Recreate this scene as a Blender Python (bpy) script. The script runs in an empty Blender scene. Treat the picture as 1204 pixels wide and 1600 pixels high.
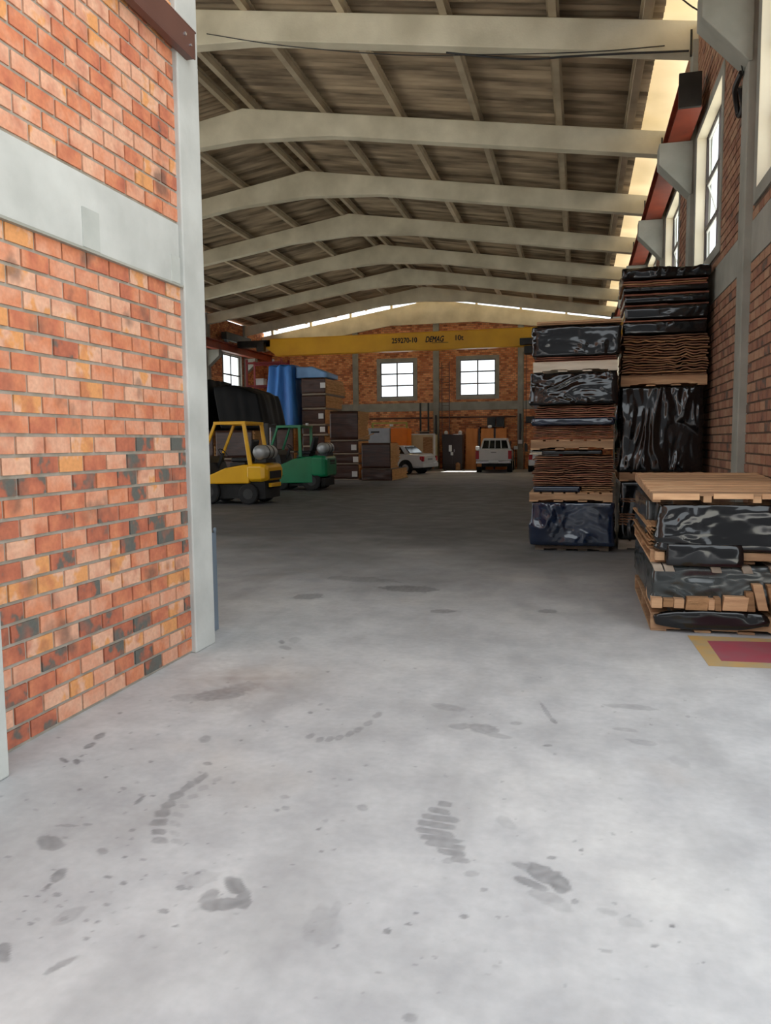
import bpy, bmesh, math, random
import numpy as np
from mathutils import Vector, Matrix, noise
random.seed(11)
PI = math.pi
SC = bpy.context.scene
COL = SC.collection

# ------------------------------------------------------------------ camera
# world: +Y runs down the hall, +X to the right, Z up, floor at 0
cam_d = bpy.data.cameras.new('camera'); cam = bpy.data.objects.new('camera', cam_d); COL.objects.link(cam)
cam_d.sensor_fit = 'VERTICAL'; cam_d.sensor_height = 24.0; cam_d.sensor_width = 18.06; cam_d.lens = 18.0
RC = [[0.969768149, 0.012311510, -0.243717383], [0.243820008, -0.090124887, 0.965623792], [-0.010076715, -0.995854373, -0.090402038]]
m = Matrix.Identity(4)
for i in range(3):
    m[i][0] = RC[i][0]; m[i][1] = -RC[i][1]; m[i][2] = -RC[i][2]
m[2][3] = 1.5
cam.matrix_world = m
cam_d.clip_start = 0.05; cam_d.clip_end = 400
SC.camera = cam

# ------------------------------------------------------------------ light and exposure
SKY = 1.32; SUN = 14.0
W = bpy.data.worlds.new('sky'); SC.world = W; W.use_nodes = True
bg = W.node_tree.nodes['Background']; bg.inputs[0].default_value = (0.89, 0.955, 1.0, 1); bg.inputs[1].default_value = SKY
sd = bpy.data.lights.new('sun', 'SUN'); sd.energy = SUN; sd.angle = math.radians(0.6); sd.color = (1, .96, .9)
so = bpy.data.objects.new('sun', sd); COL.objects.link(so)
# high sun from beyond the rear wall
so.rotation_euler = Vector((-0.07, -0.74, -1.0)).to_track_quat('-Z', 'Y').to_euler()
SC.view_settings.view_transform = 'Standard'; SC.view_settings.look = 'None'
SC.view_settings.gamma = 1.0; SC.view_settings.exposure = 0.84; SC.view_settings.use_curve_mapping = False
try:
    SC.cycles.max_bounces = 10; SC.cycles.diffuse_bounces = 6; SC.cycles.transparent_max_bounces = 12
    SC.cycles.use_denoising = True
except Exception: pass

# ------------------------------------------------------------------ materials
def srgb(r, g, b):
    f = lambda c: (c/255/12.92) if c/255 <= .04045 else ((c/255+.055)/1.055)**2.4
    return (f(r), f(g), f(b), 1)
def newmat(name):
    mt = bpy.data.materials.new(name); mt.use_nodes = True
    return mt, mt.node_tree, mt.node_tree.nodes['Principled BSDF']
def N(nt, t, **kw):
    n = nt.nodes.new(t)
    for k, v in kw.items():
        setattr(n, k, v)
    return n
def ramp(nt, fac, stops):
    r = N(nt, 'ShaderNodeValToRGB'); els = r.color_ramp.elements
    while len(els) < len(stops): els.new(.5)
    for e, (p, c) in zip(els, stops): e.position = p; e.color = c
    nt.links.new(fac, r.inputs[0]); return r
def mix(nt, fac, a, b, mode='MIX'):
    n = N(nt, 'ShaderNodeMix', data_type='RGBA', blend_type=mode)
    for sock, v in ((n.inputs[0], fac), (n.inputs[6], a), (n.inputs[7], b)):
        if isinstance(v, (int, float)): sock.default_value = v
        elif isinstance(v, tuple): sock.default_value = v
        else: nt.links.new(v, sock)
    return n.outputs[2]
def noisy(name, c1, c2, scale=4, rough=.8, metal=0, bump=.0, bscale=30, stretch=(1, 1, 1), spec=.5, detail=4, rand=0., coat=0, ior=1.5, wr=0):
    mt, nt, b = newmat(name)
    tc = N(nt, 'ShaderNodeTexCoord'); mp = N(nt, 'ShaderNodeMapping'); mp.inputs['Scale'].default_value = stretch
    nt.links.new(tc.outputs['Object'], mp.inputs[0])
    nz = N(nt, 'ShaderNodeTexNoise'); nz.inputs['Scale'].default_value = scale; nz.inputs['Detail'].default_value = detail
    nt.links.new(mp.outputs[0], nz.inputs[0])
    r = ramp(nt, nz.outputs[0], [(.33, c1), (.67, c2)])
    out = r.outputs[0]
    if rand:
        oi = N(nt, 'ShaderNodeObjectInfo'); rr = ramp(nt, oi.outputs['Random'], [(0, (1-rand,)*3+(1,)), (1, (1+rand*.6,)*3+(1,))])
        out = mix(nt, 1.0, out, rr.outputs[0], 'MULTIPLY')
    nt.links.new(out, b.inputs['Base Color'])
    b.inputs['Roughness'].default_value = rough; b.inputs['Metallic'].default_value = metal
    b.inputs['Specular IOR Level'].default_value = spec; b.inputs['IOR'].default_value = ior
    if coat: b.inputs['Coat Weight'].default_value = coat; b.inputs['Coat Roughness'].default_value = .1
    if wr:
        n2 = N(nt, 'ShaderNodeTexNoise', noise_type='RIDGED_MULTIFRACTAL'); n2.inputs['Scale'].default_value = 3.5; n2.inputs['Detail'].default_value = 3; n2.inputs['Distortion'].default_value = .6
        nt.links.new(mp.outputs[0], n2.inputs[0])
        bp = N(nt, 'ShaderNodeBump'); bp.inputs['Strength'].default_value = .3; bp.inputs['Distance'].default_value = .02
        nt.links.new(n2.outputs[0], bp.inputs['Height']); nt.links.new(bp.outputs[0], b.inputs['Normal'])
    if bump:
        n2 = N(nt, 'ShaderNodeTexNoise'); n2.inputs['Scale'].default_value = bscale; n2.inputs['Detail'].default_value = 5
        nt.links.new(mp.outputs[0], n2.inputs[0])
        bp = N(nt, 'ShaderNodeBump'); bp.inputs['Strength'].default_value = bump; bp.inputs['Distance'].default_value = .01
        nt.links.new(n2.outputs[0], bp.inputs['Height']); nt.links.new(bp.outputs[0], b.inputs['Normal'])
    return mt
def plain(name, c, rough=.5, metal=0, spec=.5, coat=0):
    c2 = tuple(x*.86 for x in c[:3])+(1,)
    return noisy(name, c2, c, 3, rough, metal, spec=spec, coat=coat)

BRICK_STOPS = [(0.0, srgb(90, 90, 84)), (.05, srgb(104, 90, 80)), (.10, srgb(158, 90, 68)), (.26, srgb(180, 104, 76)), (.42, srgb(196, 122, 86)), (.6, srgb(202, 140, 110)), (.75, srgb(204, 150, 122)), (.92, srgb(210, 162, 134)), (1, srgb(206, 142, 88))]
def brick_geo_mat(name, tint=(1, 1, 1, 1), burn=.75, stops=None):
    """colour of real brick boxes; the 'rnd' attribute gives each brick its own tone, noise its scorch marks"""
    mt, nt, b = newmat(name)
    at = N(nt, 'ShaderNodeAttribute', attribute_name='rnd')
    tc = N(nt, 'ShaderNodeTexCoord')
    n0 = N(nt, 'ShaderNodeTexNoise'); n0.inputs['Scale'].default_value = 6.5; n0.inputs['Detail'].default_value = 3
    nt.links.new(tc.outputs['Object'], n0.inputs[0])
    ad = N(nt, 'ShaderNodeMath', operation='MULTIPLY_ADD'); nt.links.new(n0.outputs[0], ad.inputs[0]); ad.inputs[1].default_value = 1.1; nt.links.new(at.outputs['Fac'], ad.inputs[2])
    sb = N(nt, 'ShaderNodeMath', operation='SUBTRACT'); nt.links.new(ad.outputs[0], sb.inputs[0]); sb.inputs[1].default_value = .53
    r = ramp(nt, sb.outputs[0], stops or BRICK_STOPS)
    n1 = N(nt, 'ShaderNodeTexNoise'); n1.inputs['Scale'].default_value = 7; n1.inputs['Detail'].default_value = 2
    nt.links.new(tc.outputs['Object'], n1.inputs[0])
    f1 = ramp(nt, n1.outputs[0], [(.54, (0, 0, 0, 1)), (.72, (.8, .8, .8, 1))])
    c = mix(nt, .55, r.outputs[0], r.outputs[0])
    mulf = N(nt, 'ShaderNodeMath', operation='MULTIPLY'); nt.links.new(f1.outputs[0], mulf.inputs[0]); mulf.inputs[1].default_value = burn
    c = mix(nt, mulf.outputs[0], c, srgb(166, 92, 68))
    n2 = N(nt, 'ShaderNodeTexNoise'); n2.inputs['Scale'].default_value = 3.3; n2.inputs['Detail'].default_value = 3
    nt.links.new(tc.outputs['Object'], n2.inputs[0])
    f2 = ramp(nt, n2.outputs[0], [(.60, (0, 0, 0, 1)), (.70, (burn, burn, burn, 1))])
    c = mix(nt, f2.outputs[0], c, srgb(104, 78, 66))
    n3 = N(nt, 'ShaderNodeTexNoise'); n3.inputs['Scale'].default_value = 45; n3.inputs['Detail'].default_value = 4
    nt.links.new(tc.outputs['Object'], n3.inputs[0])
    f3 = ramp(nt, n3.outputs[0], [(.3, (.88, .88, .88, 1)), (.7, (1.06, 1.06, 1.06, 1))])
    c = mix(nt, 1.0, c, f3.outputs[0], 'MULTIPLY'); c = mix(nt, 1.0, c, tint, 'MULTIPLY')
    nt.links.new(c, b.inputs['Base Color']); b.inputs['Roughness'].default_value = .85
    bp = N(nt, 'ShaderNodeBump'); bp.inputs['Strength'].default_value = .3; bp.inputs['Distance'].default_value = .004
    nt.links.new(n3.outputs[0], bp.inputs['Height']); nt.links.new(bp.outputs[0], b.inputs['Normal'])
    return mt
def brick_tex_mat(name, axis, tint=(1, 1, 1, 1)):
    mt, nt, b = newmat(name)
    tc = N(nt, 'ShaderNodeTexCoord'); sp = N(nt, 'ShaderNodeSeparateXYZ'); cb = N(nt, 'ShaderNodeCombineXYZ')
    nt.links.new(tc.outputs['Object'], sp.inputs[0])
    nt.links.new(sp.outputs['X' if axis == 'x' else 'Y'], cb.inputs[0]); nt.links.new(sp.outputs['Z'], cb.inputs[1])
    br = N(nt, 'ShaderNodeTexBrick')
    br.inputs['Color1'].default_value = (0, 0, 0, 1); br.inputs['Color2'].default_value = (1, 1, 1, 1); br.inputs['Mortar'].default_value = (.5, .5, .5, 1)
    br.inputs['Scale'].default_value = 1; br.inputs['Mortar Size'].default_value = .008; br.inputs['Brick Width'].default_value = .207; br.inputs['Row Height'].default_value = .103
    br.inputs['Mortar Smooth'].default_value = .2; br.inputs['Bias'].default_value = 0
    nt.links.new(cb.outputs[0], br.inputs[0])
    r = ramp(nt, br.outputs['Color'], [(0, srgb(150, 92, 68)), (.3, srgb(184, 112, 80)), (.6, srgb(204, 138, 98)), (1, srgb(216, 160, 118))])
    n2 = N(nt, 'ShaderNodeTexNoise'); n2.inputs['Scale'].default_value = .9; n2.inputs['Detail'].default_value = 4
    nt.links.new(tc.outputs['Object'], n2.inputs[0])
    f2 = ramp(nt, n2.outputs[0], [(.35, (.78, .70, .64, 1)), (.65, (1.05, 1.05, 1.05, 1))])
    c = mix(nt, 1.0, r.outputs[0], f2.outputs[0], 'MULTIPLY')
    c = mix(nt, br.outputs['Fac'], c, srgb(128, 112, 92)); c = mix(nt, 1.0, c, tint, 'MULTIPLY')
    nt.links.new(c, b.inputs['Base Color']); b.inputs['Roughness'].default_value = .9
    bp = N(nt, 'ShaderNodeBump', invert=True); bp.inputs['Strength'].default_value = .7; bp.inputs['Distance'].default_value = .01
    nt.links.new(br.outputs['Fac'], bp.inputs['Height']); nt.links.new(bp.outputs[0], b.inputs['Normal'])
    return mt
def floor_mat():
    mt, nt, b = newmat('worn_concrete_floor')
    tc = N(nt, 'ShaderNodeTexCoord')
    def nz(s, d, st=(1, 1, 1)):
        mp = N(nt, 'ShaderNodeMapping'); mp.inputs['Scale'].default_value = st; nt.links.new(tc.outputs['Object'], mp.inputs[0])
        n = N(nt, 'ShaderNodeTexNoise'); n.inputs['Scale'].default_value = s; n.inputs['Detail'].default_value = d
        nt.links.new(mp.outputs[0], n.inputs[0]); return n.outputs[0]
    base = ramp(nt, nz(.55, 6), [(.3, srgb(158, 158, 158)), (.5, srgb(176, 176, 176)), (.7, srgb(194, 193, 190))])
    fine = ramp(nt, nz(22, 8), [(.3, (.93, .93, .93, 1)), (.7, (1.04, 1.04, 1.04, 1))])
    c = mix(nt, 1.0, base.outputs[0], fine.outputs[0], 'MULTIPLY')
    mot = ramp(nt, nz(4.5, 7), [(.35, (.91, .91, .92, 1)), (.6, (1.04, 1.04, 1.04, 1))])
    c = mix(nt, 1.0, c, mot.outputs[0], 'MULTIPLY')
    streak = ramp(nt, nz(1.6, 5, (1.6, .5, 1)), [(.52, (0, 0, 0, 1)), (.75, (.55, .55, .55, 1))])
    c = mix(nt, streak.outputs[0], c, srgb(140, 139, 138))
    tan = ramp(nt, nz(.8, 3), [(.58, (0, 0, 0, 1)), (.75, (.3, .3, .3, 1))])
    c = mix(nt, tan.outputs[0], c, srgb(190, 176, 160))
    # hall shade painted into the floor colour: ragged start past the doorway, weaker rearward
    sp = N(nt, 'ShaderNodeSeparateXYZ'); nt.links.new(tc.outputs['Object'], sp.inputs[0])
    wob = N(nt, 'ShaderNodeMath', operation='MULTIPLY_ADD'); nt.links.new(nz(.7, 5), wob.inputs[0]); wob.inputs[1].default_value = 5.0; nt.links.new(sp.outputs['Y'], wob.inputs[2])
    mr = N(nt, 'ShaderNodeMapRange'); mr.inputs[1].default_value = 8.0; mr.inputs[2].default_value = 14.5; mr.inputs[3].default_value = 0; mr.inputs[4].default_value = FLOOR_SHADE
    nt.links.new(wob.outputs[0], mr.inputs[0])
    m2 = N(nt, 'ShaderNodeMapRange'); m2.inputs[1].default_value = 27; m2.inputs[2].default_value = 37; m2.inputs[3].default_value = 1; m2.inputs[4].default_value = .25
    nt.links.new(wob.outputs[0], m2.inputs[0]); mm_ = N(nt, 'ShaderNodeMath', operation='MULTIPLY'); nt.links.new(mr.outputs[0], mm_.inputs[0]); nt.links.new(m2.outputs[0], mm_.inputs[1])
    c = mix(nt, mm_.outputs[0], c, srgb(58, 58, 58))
    at = N(nt, 'ShaderNodeAttribute', attribute_name='stain')
    c = mix(nt, at.outputs['Fac'], c, srgb(72, 72, 74))
    rd = N(nt, 'ShaderNodeAttribute', attribute_name='rust')
    c = mix(nt, rd.outputs['Fac'], c, srgb(110, 84, 74))
    nt.links.new(c, b.inputs['Base Color'])
    rr = ramp(nt, nz(2.2, 4), [(.3, (.52,)*3+(1,)), (.7, (.75,)*3+(1,))]); nt.links.new(rr.outputs[0], b.inputs['Roughness'])
    b.inputs['Specular IOR Level'].default_value = .35
    bp = N(nt, 'ShaderNodeBump'); bp.inputs['Strength'].default_value = .12; bp.inputs['Distance'].default_value = .01
    nt.links.new(nz(30, 8), bp.inputs['Height']); nt.links.new(bp.outputs[0], b.inputs['Normal'])
    return mt
FLOOR_SHADE = .85  # strength of the shade painted into the hall floor
M = {}
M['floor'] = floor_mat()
M['mortar'] = noisy('grey_mortar', srgb(138, 130, 116), srgb(160, 152, 140), 9, .95, bump=.4)
M['mortar_dk'] = noisy('brown_mortar', srgb(84, 66, 54), srgb(104, 84, 68), 9, .95, bump=.4)
M['brick_near'] = brick_geo_mat('scorched_facing_brick')
M['brick_right'] = brick_geo_mat('brown_facing_brick', (.80, .80, .80, 1), .25, [(0, srgb(112, 96, 84)), (.1, srgb(150, 104, 84)), (.4, srgb(170, 122, 96)), (.7, srgb(178, 134, 106)), (1, srgb(186, 146, 116))])
M['brick_x'] = brick_tex_mat('rear_brickwork', 'x', (1.3, 1.25, 1.12, 1))
M['brick_y'] = brick_tex_mat('side_brickwork', 'y', (1.3, 1.25, 1.12, 1))
M['conc_white'] = noisy('pale_concrete', srgb(168, 168, 163), srgb(188, 188, 183), 2.5, .85, bump=.25, detail=8)
M['conc'] = noisy('grey_concrete', srgb(158, 160, 154), srgb(184, 184, 178), 2.2, .85, bump=.3, detail=8)
M['conc_wall'] = noisy('column_concrete', srgb(136, 136, 126), srgb(158, 156, 146), 2.2, .85, bump=.3, detail=8)
M['conc_beam'] = noisy('yellowed_concrete_beam', srgb(192, 184, 160), srgb(222, 214, 190), 1.2, .85, bump=.3, detail=8)
M['purlin'] = noisy('purlin_concrete', srgb(172, 156, 130), srgb(204, 188, 160), 1.2, .85, detail=6, rand=.25)
M['daylit_cream'] = noisy('cream_painted_daylight', srgb(226, 212, 184), srgb(240, 230, 206), 1.2, .8, detail=6)  # daylight put into the colour of the window jambs
def translucent_sheet(nm='cream_translucent_sheet', TRANS=.35):
    mt = bpy.data.materials.new(nm); mt.use_nodes = True; nt = mt.node_tree
    nt.nodes.clear(); o = N(nt, 'ShaderNodeOutputMaterial'); mx = N(nt, 'ShaderNodeMixShader'); d = N(nt, 'ShaderNodeBsdfDiffuse'); t = N(nt, 'ShaderNodeBsdfTranslucent')
    tc = N(nt, 'ShaderNodeTexCoord'); n = N(nt, 'ShaderNodeTexNoise'); n.inputs['Scale'].default_value = .7; n.inputs['Detail'].default_value = 6; nt.links.new(tc.outputs['Object'], n.inputs[0])
    r = ramp(nt, n.outputs[0], [(.3, (.70, .62, .46, 1)), (.7, (.84, .76, .61, 1))])
    nt.links.new(r.outputs[0], d.inputs[0]); nt.links.new(r.outputs[0], t.inputs[0]); mx.inputs[0].default_value = TRANS
    nt.links.new(d.outputs[0], mx.inputs[1]); nt.links.new(t.outputs[0], mx.inputs[2]); nt.links.new(mx.outputs[0], o.inputs[0]); return mt
M['translucent'] = translucent_sheet()
M['skylight'] = translucent_sheet('added_skylight_sheet', .5)
M['roof'] = noisy('sooty_fibre_cement', srgb(96, 82, 64), srgb(180, 160, 132), 1.5, .9, stretch=(.35, 2.2, 1), detail=8, bump=.2)
M['rail'] = noisy('red_oxide_steel', srgb(112, 42, 24), srgb(150, 62, 34), 2, .55, bump=.05)
M['steel_brown'] = noisy('brown_painted_steel', srgb(74, 46, 40), srgb(92, 60, 52), 2, .4)
M['steel_dark'] = noisy('dark_steel', srgb(34, 34, 34), srgb(52, 50, 48), 3, .45, metal=.4)
M['steel_grey'] = noisy('grey_steel', srgb(120, 126, 130), srgb(146, 152, 156), 3, .4, metal=.3)
M['frame'] = noisy('window_frame_paint', srgb(70, 62, 60), srgb(96, 86, 84), 3, .5)
M['sash'] = noisy('white_sash_paint', srgb(200, 200, 196), srgb(220, 220, 214), 3, .5)
M['crane'] = noisy('crane_yellow', srgb(222, 160, 10), srgb(236, 178, 18), 1, .45, bump=.02)
M['ink'] = plain('black_lettering', srgb(24, 22, 20), .6)
M['black_film'] = noisy('black_plastic_film', srgb(10, 11, 13), srgb(14, 15, 18), 3, .12, spec=.7, wr=1)
M['blue_film'] = noisy('dark_blue_plastic_film', srgb(16, 28, 46), srgb(20, 36, 62), 3, .14, spec=.9, wr=1)
M['green_film'] = noisy('grey_green_plastic_film', srgb(30, 36, 36), srgb(48, 54, 54), 3, .2, spec=.9, wr=1)
M['brown_film'] = noisy('brown_wrapped_side', srgb(52, 30, 22), srgb(78, 46, 34), 2, .4, stretch=(1, 1, 9))
M['black_cloth'] = noisy('black_tarpaulin', srgb(7, 8, 9), srgb(14, 15, 17), 2, .55, spec=.2)
M['hide'] = noisy('brown_sheet', srgb(116, 80, 58), srgb(160, 118, 88), 7, .9, stretch=(1, 1, 4), bump=.5, bscale=50, rand=.35)
M['hide_tan'] = noisy('tan_sheet', srgb(140, 104, 70), srgb(180, 138, 98), 7, .9, stretch=(1, 1, 4), bump=.5, bscale=50, rand=.3)
M['hide_red'] = noisy('reddish_sheet', srgb(128, 78, 60), srgb(166, 108, 84), 7, .9, stretch=(1, 1, 4), bump=.5, bscale=50, rand=.3)
M['tan_core'] = noisy('raw_sheet_edges', srgb(204, 150, 96), srgb(236, 186, 128), 3, .9, stretch=(1, 1, 14), bump=.6, bscale=40)
M['wood'] = noisy('pallet_pine', srgb(172, 132, 98), srgb(208, 168, 128), 3, .8, stretch=(1, 6, 6), bump=.3, bscale=20, rand=.32)
M['wood_pale'] = noisy('pale_pallet_wood', srgb(206, 192, 170), srgb(228, 216, 196), 3, .8, stretch=(1, 6, 6), bump=.3, bscale=20)
M['wood_grey'] = noisy('weathered_pallet_wood', srgb(132, 120, 106), srgb(160, 146, 130), 3, .85, stretch=(1, 6, 6), bump=.3, bscale=20, rand=.1)
M['ply'] = noisy('orange_plywood', srgb(186, 112, 56), srgb(206, 134, 74), 1.5, .7, stretch=(3, 3, .5))
M['yellow'] = noisy('forklift_yellow', srgb(226, 168, 12), srgb(238, 182, 24), 2, .35, coat=.4)
M['green'] = noisy('forklift_green', srgb(0, 116, 74), srgb(4, 132, 86), 2, .3, coat=.5)
M['rubber'] = noisy('black_rubber', srgb(18, 18, 18), srgb(32, 31, 30), 6, .8)
M['rim'] = noisy('wheel_rim', srgb(34, 34, 34), srgb(50, 50, 48), 6, .5)
M['seat'] = noisy('black_vinyl', srgb(16, 16, 18), srgb(28, 28, 30), 6, .5)
M['tank'] = noisy('gas_cylinder_paint', srgb(150, 154, 156), srgb(182, 186, 186), 6, .35, metal=.3)
M['carwhite'] = noisy('white_car_paint', srgb(206, 210, 214), srgb(220, 224, 228), 1, .3, coat=.6)
M['carwhite2'] = noisy('warm_white_car_paint', srgb(200, 198, 196), srgb(214, 212, 210), 1, .3, coat=.6)
M['carglass'] = plain('dark_car_glass', srgb(14, 18, 22), .08, spec=.8)
M['taillight'] = plain('red_tail_light', srgb(170, 16, 30), .2)
M['chrome'] = plain('bright_metal', srgb(200, 200, 204), .25, metal=.8)
M['yard'] = noisy('dark_reflection_grey', srgb(30, 32, 36), srgb(44, 46, 50), 2, .8)
M['paper'] = plain('white_paper', srgb(222, 222, 222), .8)
M['tarp_blue'] = noisy('blue_tarpaulin', srgb(34, 98, 176), srgb(52, 124, 204), 2, .5, stretch=(3, 3, .6))
M['tarp_light'] = noisy('light_blue_tarpaulin', srgb(104, 148, 200), srgb(124, 168, 216), 2, .5)
M['redsteel'] = plain('red_rack_steel', srgb(128, 22, 26), .5)
M['orange'] = plain('orange_panel', srgb(238, 122, 10), .5)
M['greybox'] = plain('light_grey_cabinet_paint', srgb(172, 176, 184), .45)
M['olive'] = plain('yellow_green_paint', srgb(150, 150, 60), .5)
M['beige'] = plain('beige_sheet_metal', srgb(196, 180, 140), .5)
M['darkbrown'] = plain('dark_brown_cabinet_paint', srgb(52, 36, 34), .5)
M['mark_yellow'] = noisy('worn_yellow_floor_paint', srgb(160, 146, 116), srgb(184, 146, 82), 5, .7, detail=8)
M['mark_red'] = noisy('worn_red_floor_paint', srgb(142, 84, 92), srgb(158, 66, 80), 4, .6, detail=8)
M['blue_grey'] = plain('blue_grey_sheet_metal', srgb(116, 128, 140), .5, metal=.2)
def glass_mat():
    mt = bpy.data.materials.new('window_glass'); mt.use_nodes = True; nt = mt.node_tree
    nt.nodes.clear(); o = N(nt, 'ShaderNodeOutputMaterial'); mx = N(nt, 'ShaderNodeMixShader'); t = N(nt, 'ShaderNodeBsdfTransparent'); g = N(nt, 'ShaderNodeBsdfGlossy')
    t.inputs[0].default_value = (.93, .95, .95, 1); g.inputs['Roughness'].default_value = .05
    mx.inputs[0].default_value = .07; nt.links.new(t.outputs[0], mx.inputs[1]); nt.links.new(g.outputs[0], mx.inputs[2]); nt.links.new(mx.outputs[0], o.inputs[0])
    return mt
M['glass'] = glass_mat()

# ------------------------------------------------------------------ mesh helpers
class MB:
    def __init__(s): s.v = []; s.f = []; s.a = []
    def add(s, vs, fs, a=None):
        o = len(s.v); s.v += [tuple(v) for v in vs]; s.f += [tuple(i+o for i in f) for f in fs]
        if a is not None: s.a += [a]*len(fs)
        return s
    def box(s, x0, x1, y0, y1, z0, z1, a=None):
        return s.hexa([(x0, y0, z0), (x1, y0, z0), (x1, y1, z0), (x0, y1, z0), (x0, y0, z1), (x1, y0, z1), (x1, y1, z1), (x0, y1, z1)], a)
    def hexa(s, p, a=None):
        return s.add(p, [(3, 2, 1, 0), (4, 5, 6, 7), (0, 1, 5, 4), (1, 2, 6, 5), (2, 3, 7, 6), (3, 0, 4, 7)], a)
    def bar(s, p0, p1, w, d=None, up=(0, 0, 1)):
        p0 = Vector(p0); p1 = Vector(p1); d = d or w
        t = (p1-p0).normalized(); u = Vector(up)
        if abs(t.dot(u)) > .98: u = Vector((0, 1, 0))
        a = t.cross(u).normalized()*w/2; b = t.cross(a).normalized()*d/2
        return s.hexa([p0-a-b, p0+a-b, p0+a+b, p0-a+b, p1-a-b, p1+a-b, p1+a+b, p1-a+b])
    def tube(s, pts, r, n=8):
        pts = [Vector(p) for p in pts]; rs = r if isinstance(r, (list, tuple)) else [r]*len(pts)
        o = len(s.v); ref = Vector((0, 0, 1))
        for i, p in enumerate(pts):
            t = (pts[min(i+1, len(pts)-1)]-pts[max(i-1, 0)])
            t = t.normalized() if t.length > 1e-9 else Vector((0, 0, 1))
            rr = ref if abs(t.dot(ref)) < .95 else Vector((0, 1, 0))
            a = t.cross(rr).normalized(); b = t.cross(a)
            for k in range(n):
                an = 2*PI*k/n; s.v.append(tuple(p+(a*math.cos(an)+b*math.sin(an))*rs[i]))
        for i in range(len(pts)-1):
            for k in range(n):
                k2 = (k+1) % n; s.f.append((o+i*n+k, o+i*n+k2, o+(i+1)*n+k2, o+(i+1)*n+k))
        s.f.append(tuple(o+k for k in range(n))[::-1]); s.f.append(tuple(o+(len(pts)-1)*n+k for k in range(n)))
        return s
    def prism(s, poly, axis, a0, a1):
        """poly in the two other axes; extruded along axis from a0 to a1"""
        def P(u, v, w):
            return {'x': (w, u, v), 'y': (u, w, v), 'z': (u, v, w)}[axis]
        n = len(poly); vs = [P(u, v, a0) for u, v in poly]+[P(u, v, a1) for u, v in poly]
        fs = [tuple(range(n))[::-1], tuple(range(n, 2*n))]+[(i, (i+1) % n, n+(i+1) % n, n+i) for i in range(n)]
        return s.add(vs, fs)
    def loft(s, secs):
        n = len(secs[0]); o = len(s.v)
        for sc in secs: s.v += [tuple(p) for p in sc]
        for i in range(len(secs)-1):
            for k in range(n):
                k2 = (k+1) % n; s.f.append((o+i*n+k, o+i*n+k2, o+(i+1)*n+k2, o+(i+1)*n+k))
        s.f.append(tuple(o+k for k in range(n))[::-1]); s.f.append(tuple(o+(len(secs)-1)*n+k for k in range(n)))
        return s
    def grid(s, pts, nx, ny):
        return s.add(pts, [(j*nx+i, j*nx+i+1, (j+1)*nx+i+1, (j+1)*nx+i) for j in range(ny-1) for i in range(nx-1)])
    def build(s, name, mat, parent=None, bevel=0, smooth=False, loc=None, seg=2):
        me = bpy.data.meshes.new(name); me.from_pydata(s.v, [], s.f); me.update()
        if s.a:
            at = me.attributes.new('rnd', 'FLOAT', 'FACE'); at.data.foreach_set('value', s.a)
        bm = bmesh.new(); bm.from_mesh(me)
        bmesh.ops.recalc_face_normals(bm, faces=bm.faces); bm.to_mesh(me); bm.free()
        me.materials.append(mat)
        if smooth: me.polygons.foreach_set('use_smooth', [True]*len(me.polygons))
        o = bpy.data.objects.new(name, me); COL.objects.link(o)
        if parent is not None: o.parent = parent
        if loc: o.location = loc
        if bevel:
            bv = o.modifiers.new('bevel', 'BEVEL'); bv.width = bevel; bv.segments = seg; bv.limit_method = 'ANGLE'; bv.angle_limit = math.radians(38)
            if not smooth: pass
        return o
def tag(o, label, cat, group=None, kind=None):
    o['label'] = label
    if cat: o['category'] = cat
    if group: o['group'] = group
    if kind: o['kind'] = kind
    return o
def struct(o, label=None):
    o['kind'] = 'structure'
    if label: o['label'] = label; o['category'] = 'structure'
    return o
def thing(name, label, cat, loc=(0, 0, 0), rz=0, group=None):
    o = bpy.data.objects.new(name, None); COL.objects.link(o); o.location = loc; o.rotation_euler = (0, 0, rz); o.empty_display_size = .2
    return tag(o, label, cat, group)
def copy_tree(o, parent=None):
    c = o.copy(); COL.objects.link(c)
    if parent is not None: c.parent = parent
    for ch in list(o.children):
        if ch is not c: copy_tree(ch, c)
    return c
nz = noise.noise

# ------------------------------------------------------------------ the hall: numbers
XR, XL, YR = 1.70, -17.80, 42.0          # right wall, left wall, rear wall faces
YF = 5.30                                # front of the roofed hall
RX, RZ, RS = -7.80, 9.38, .159           # ridge x, beam-top height there, slope
def rz_(x): return RZ-RS*abs(x-RX)
YK = [13.3+4.35*(k-1) for k in range(0, 8)]   # frames
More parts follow.
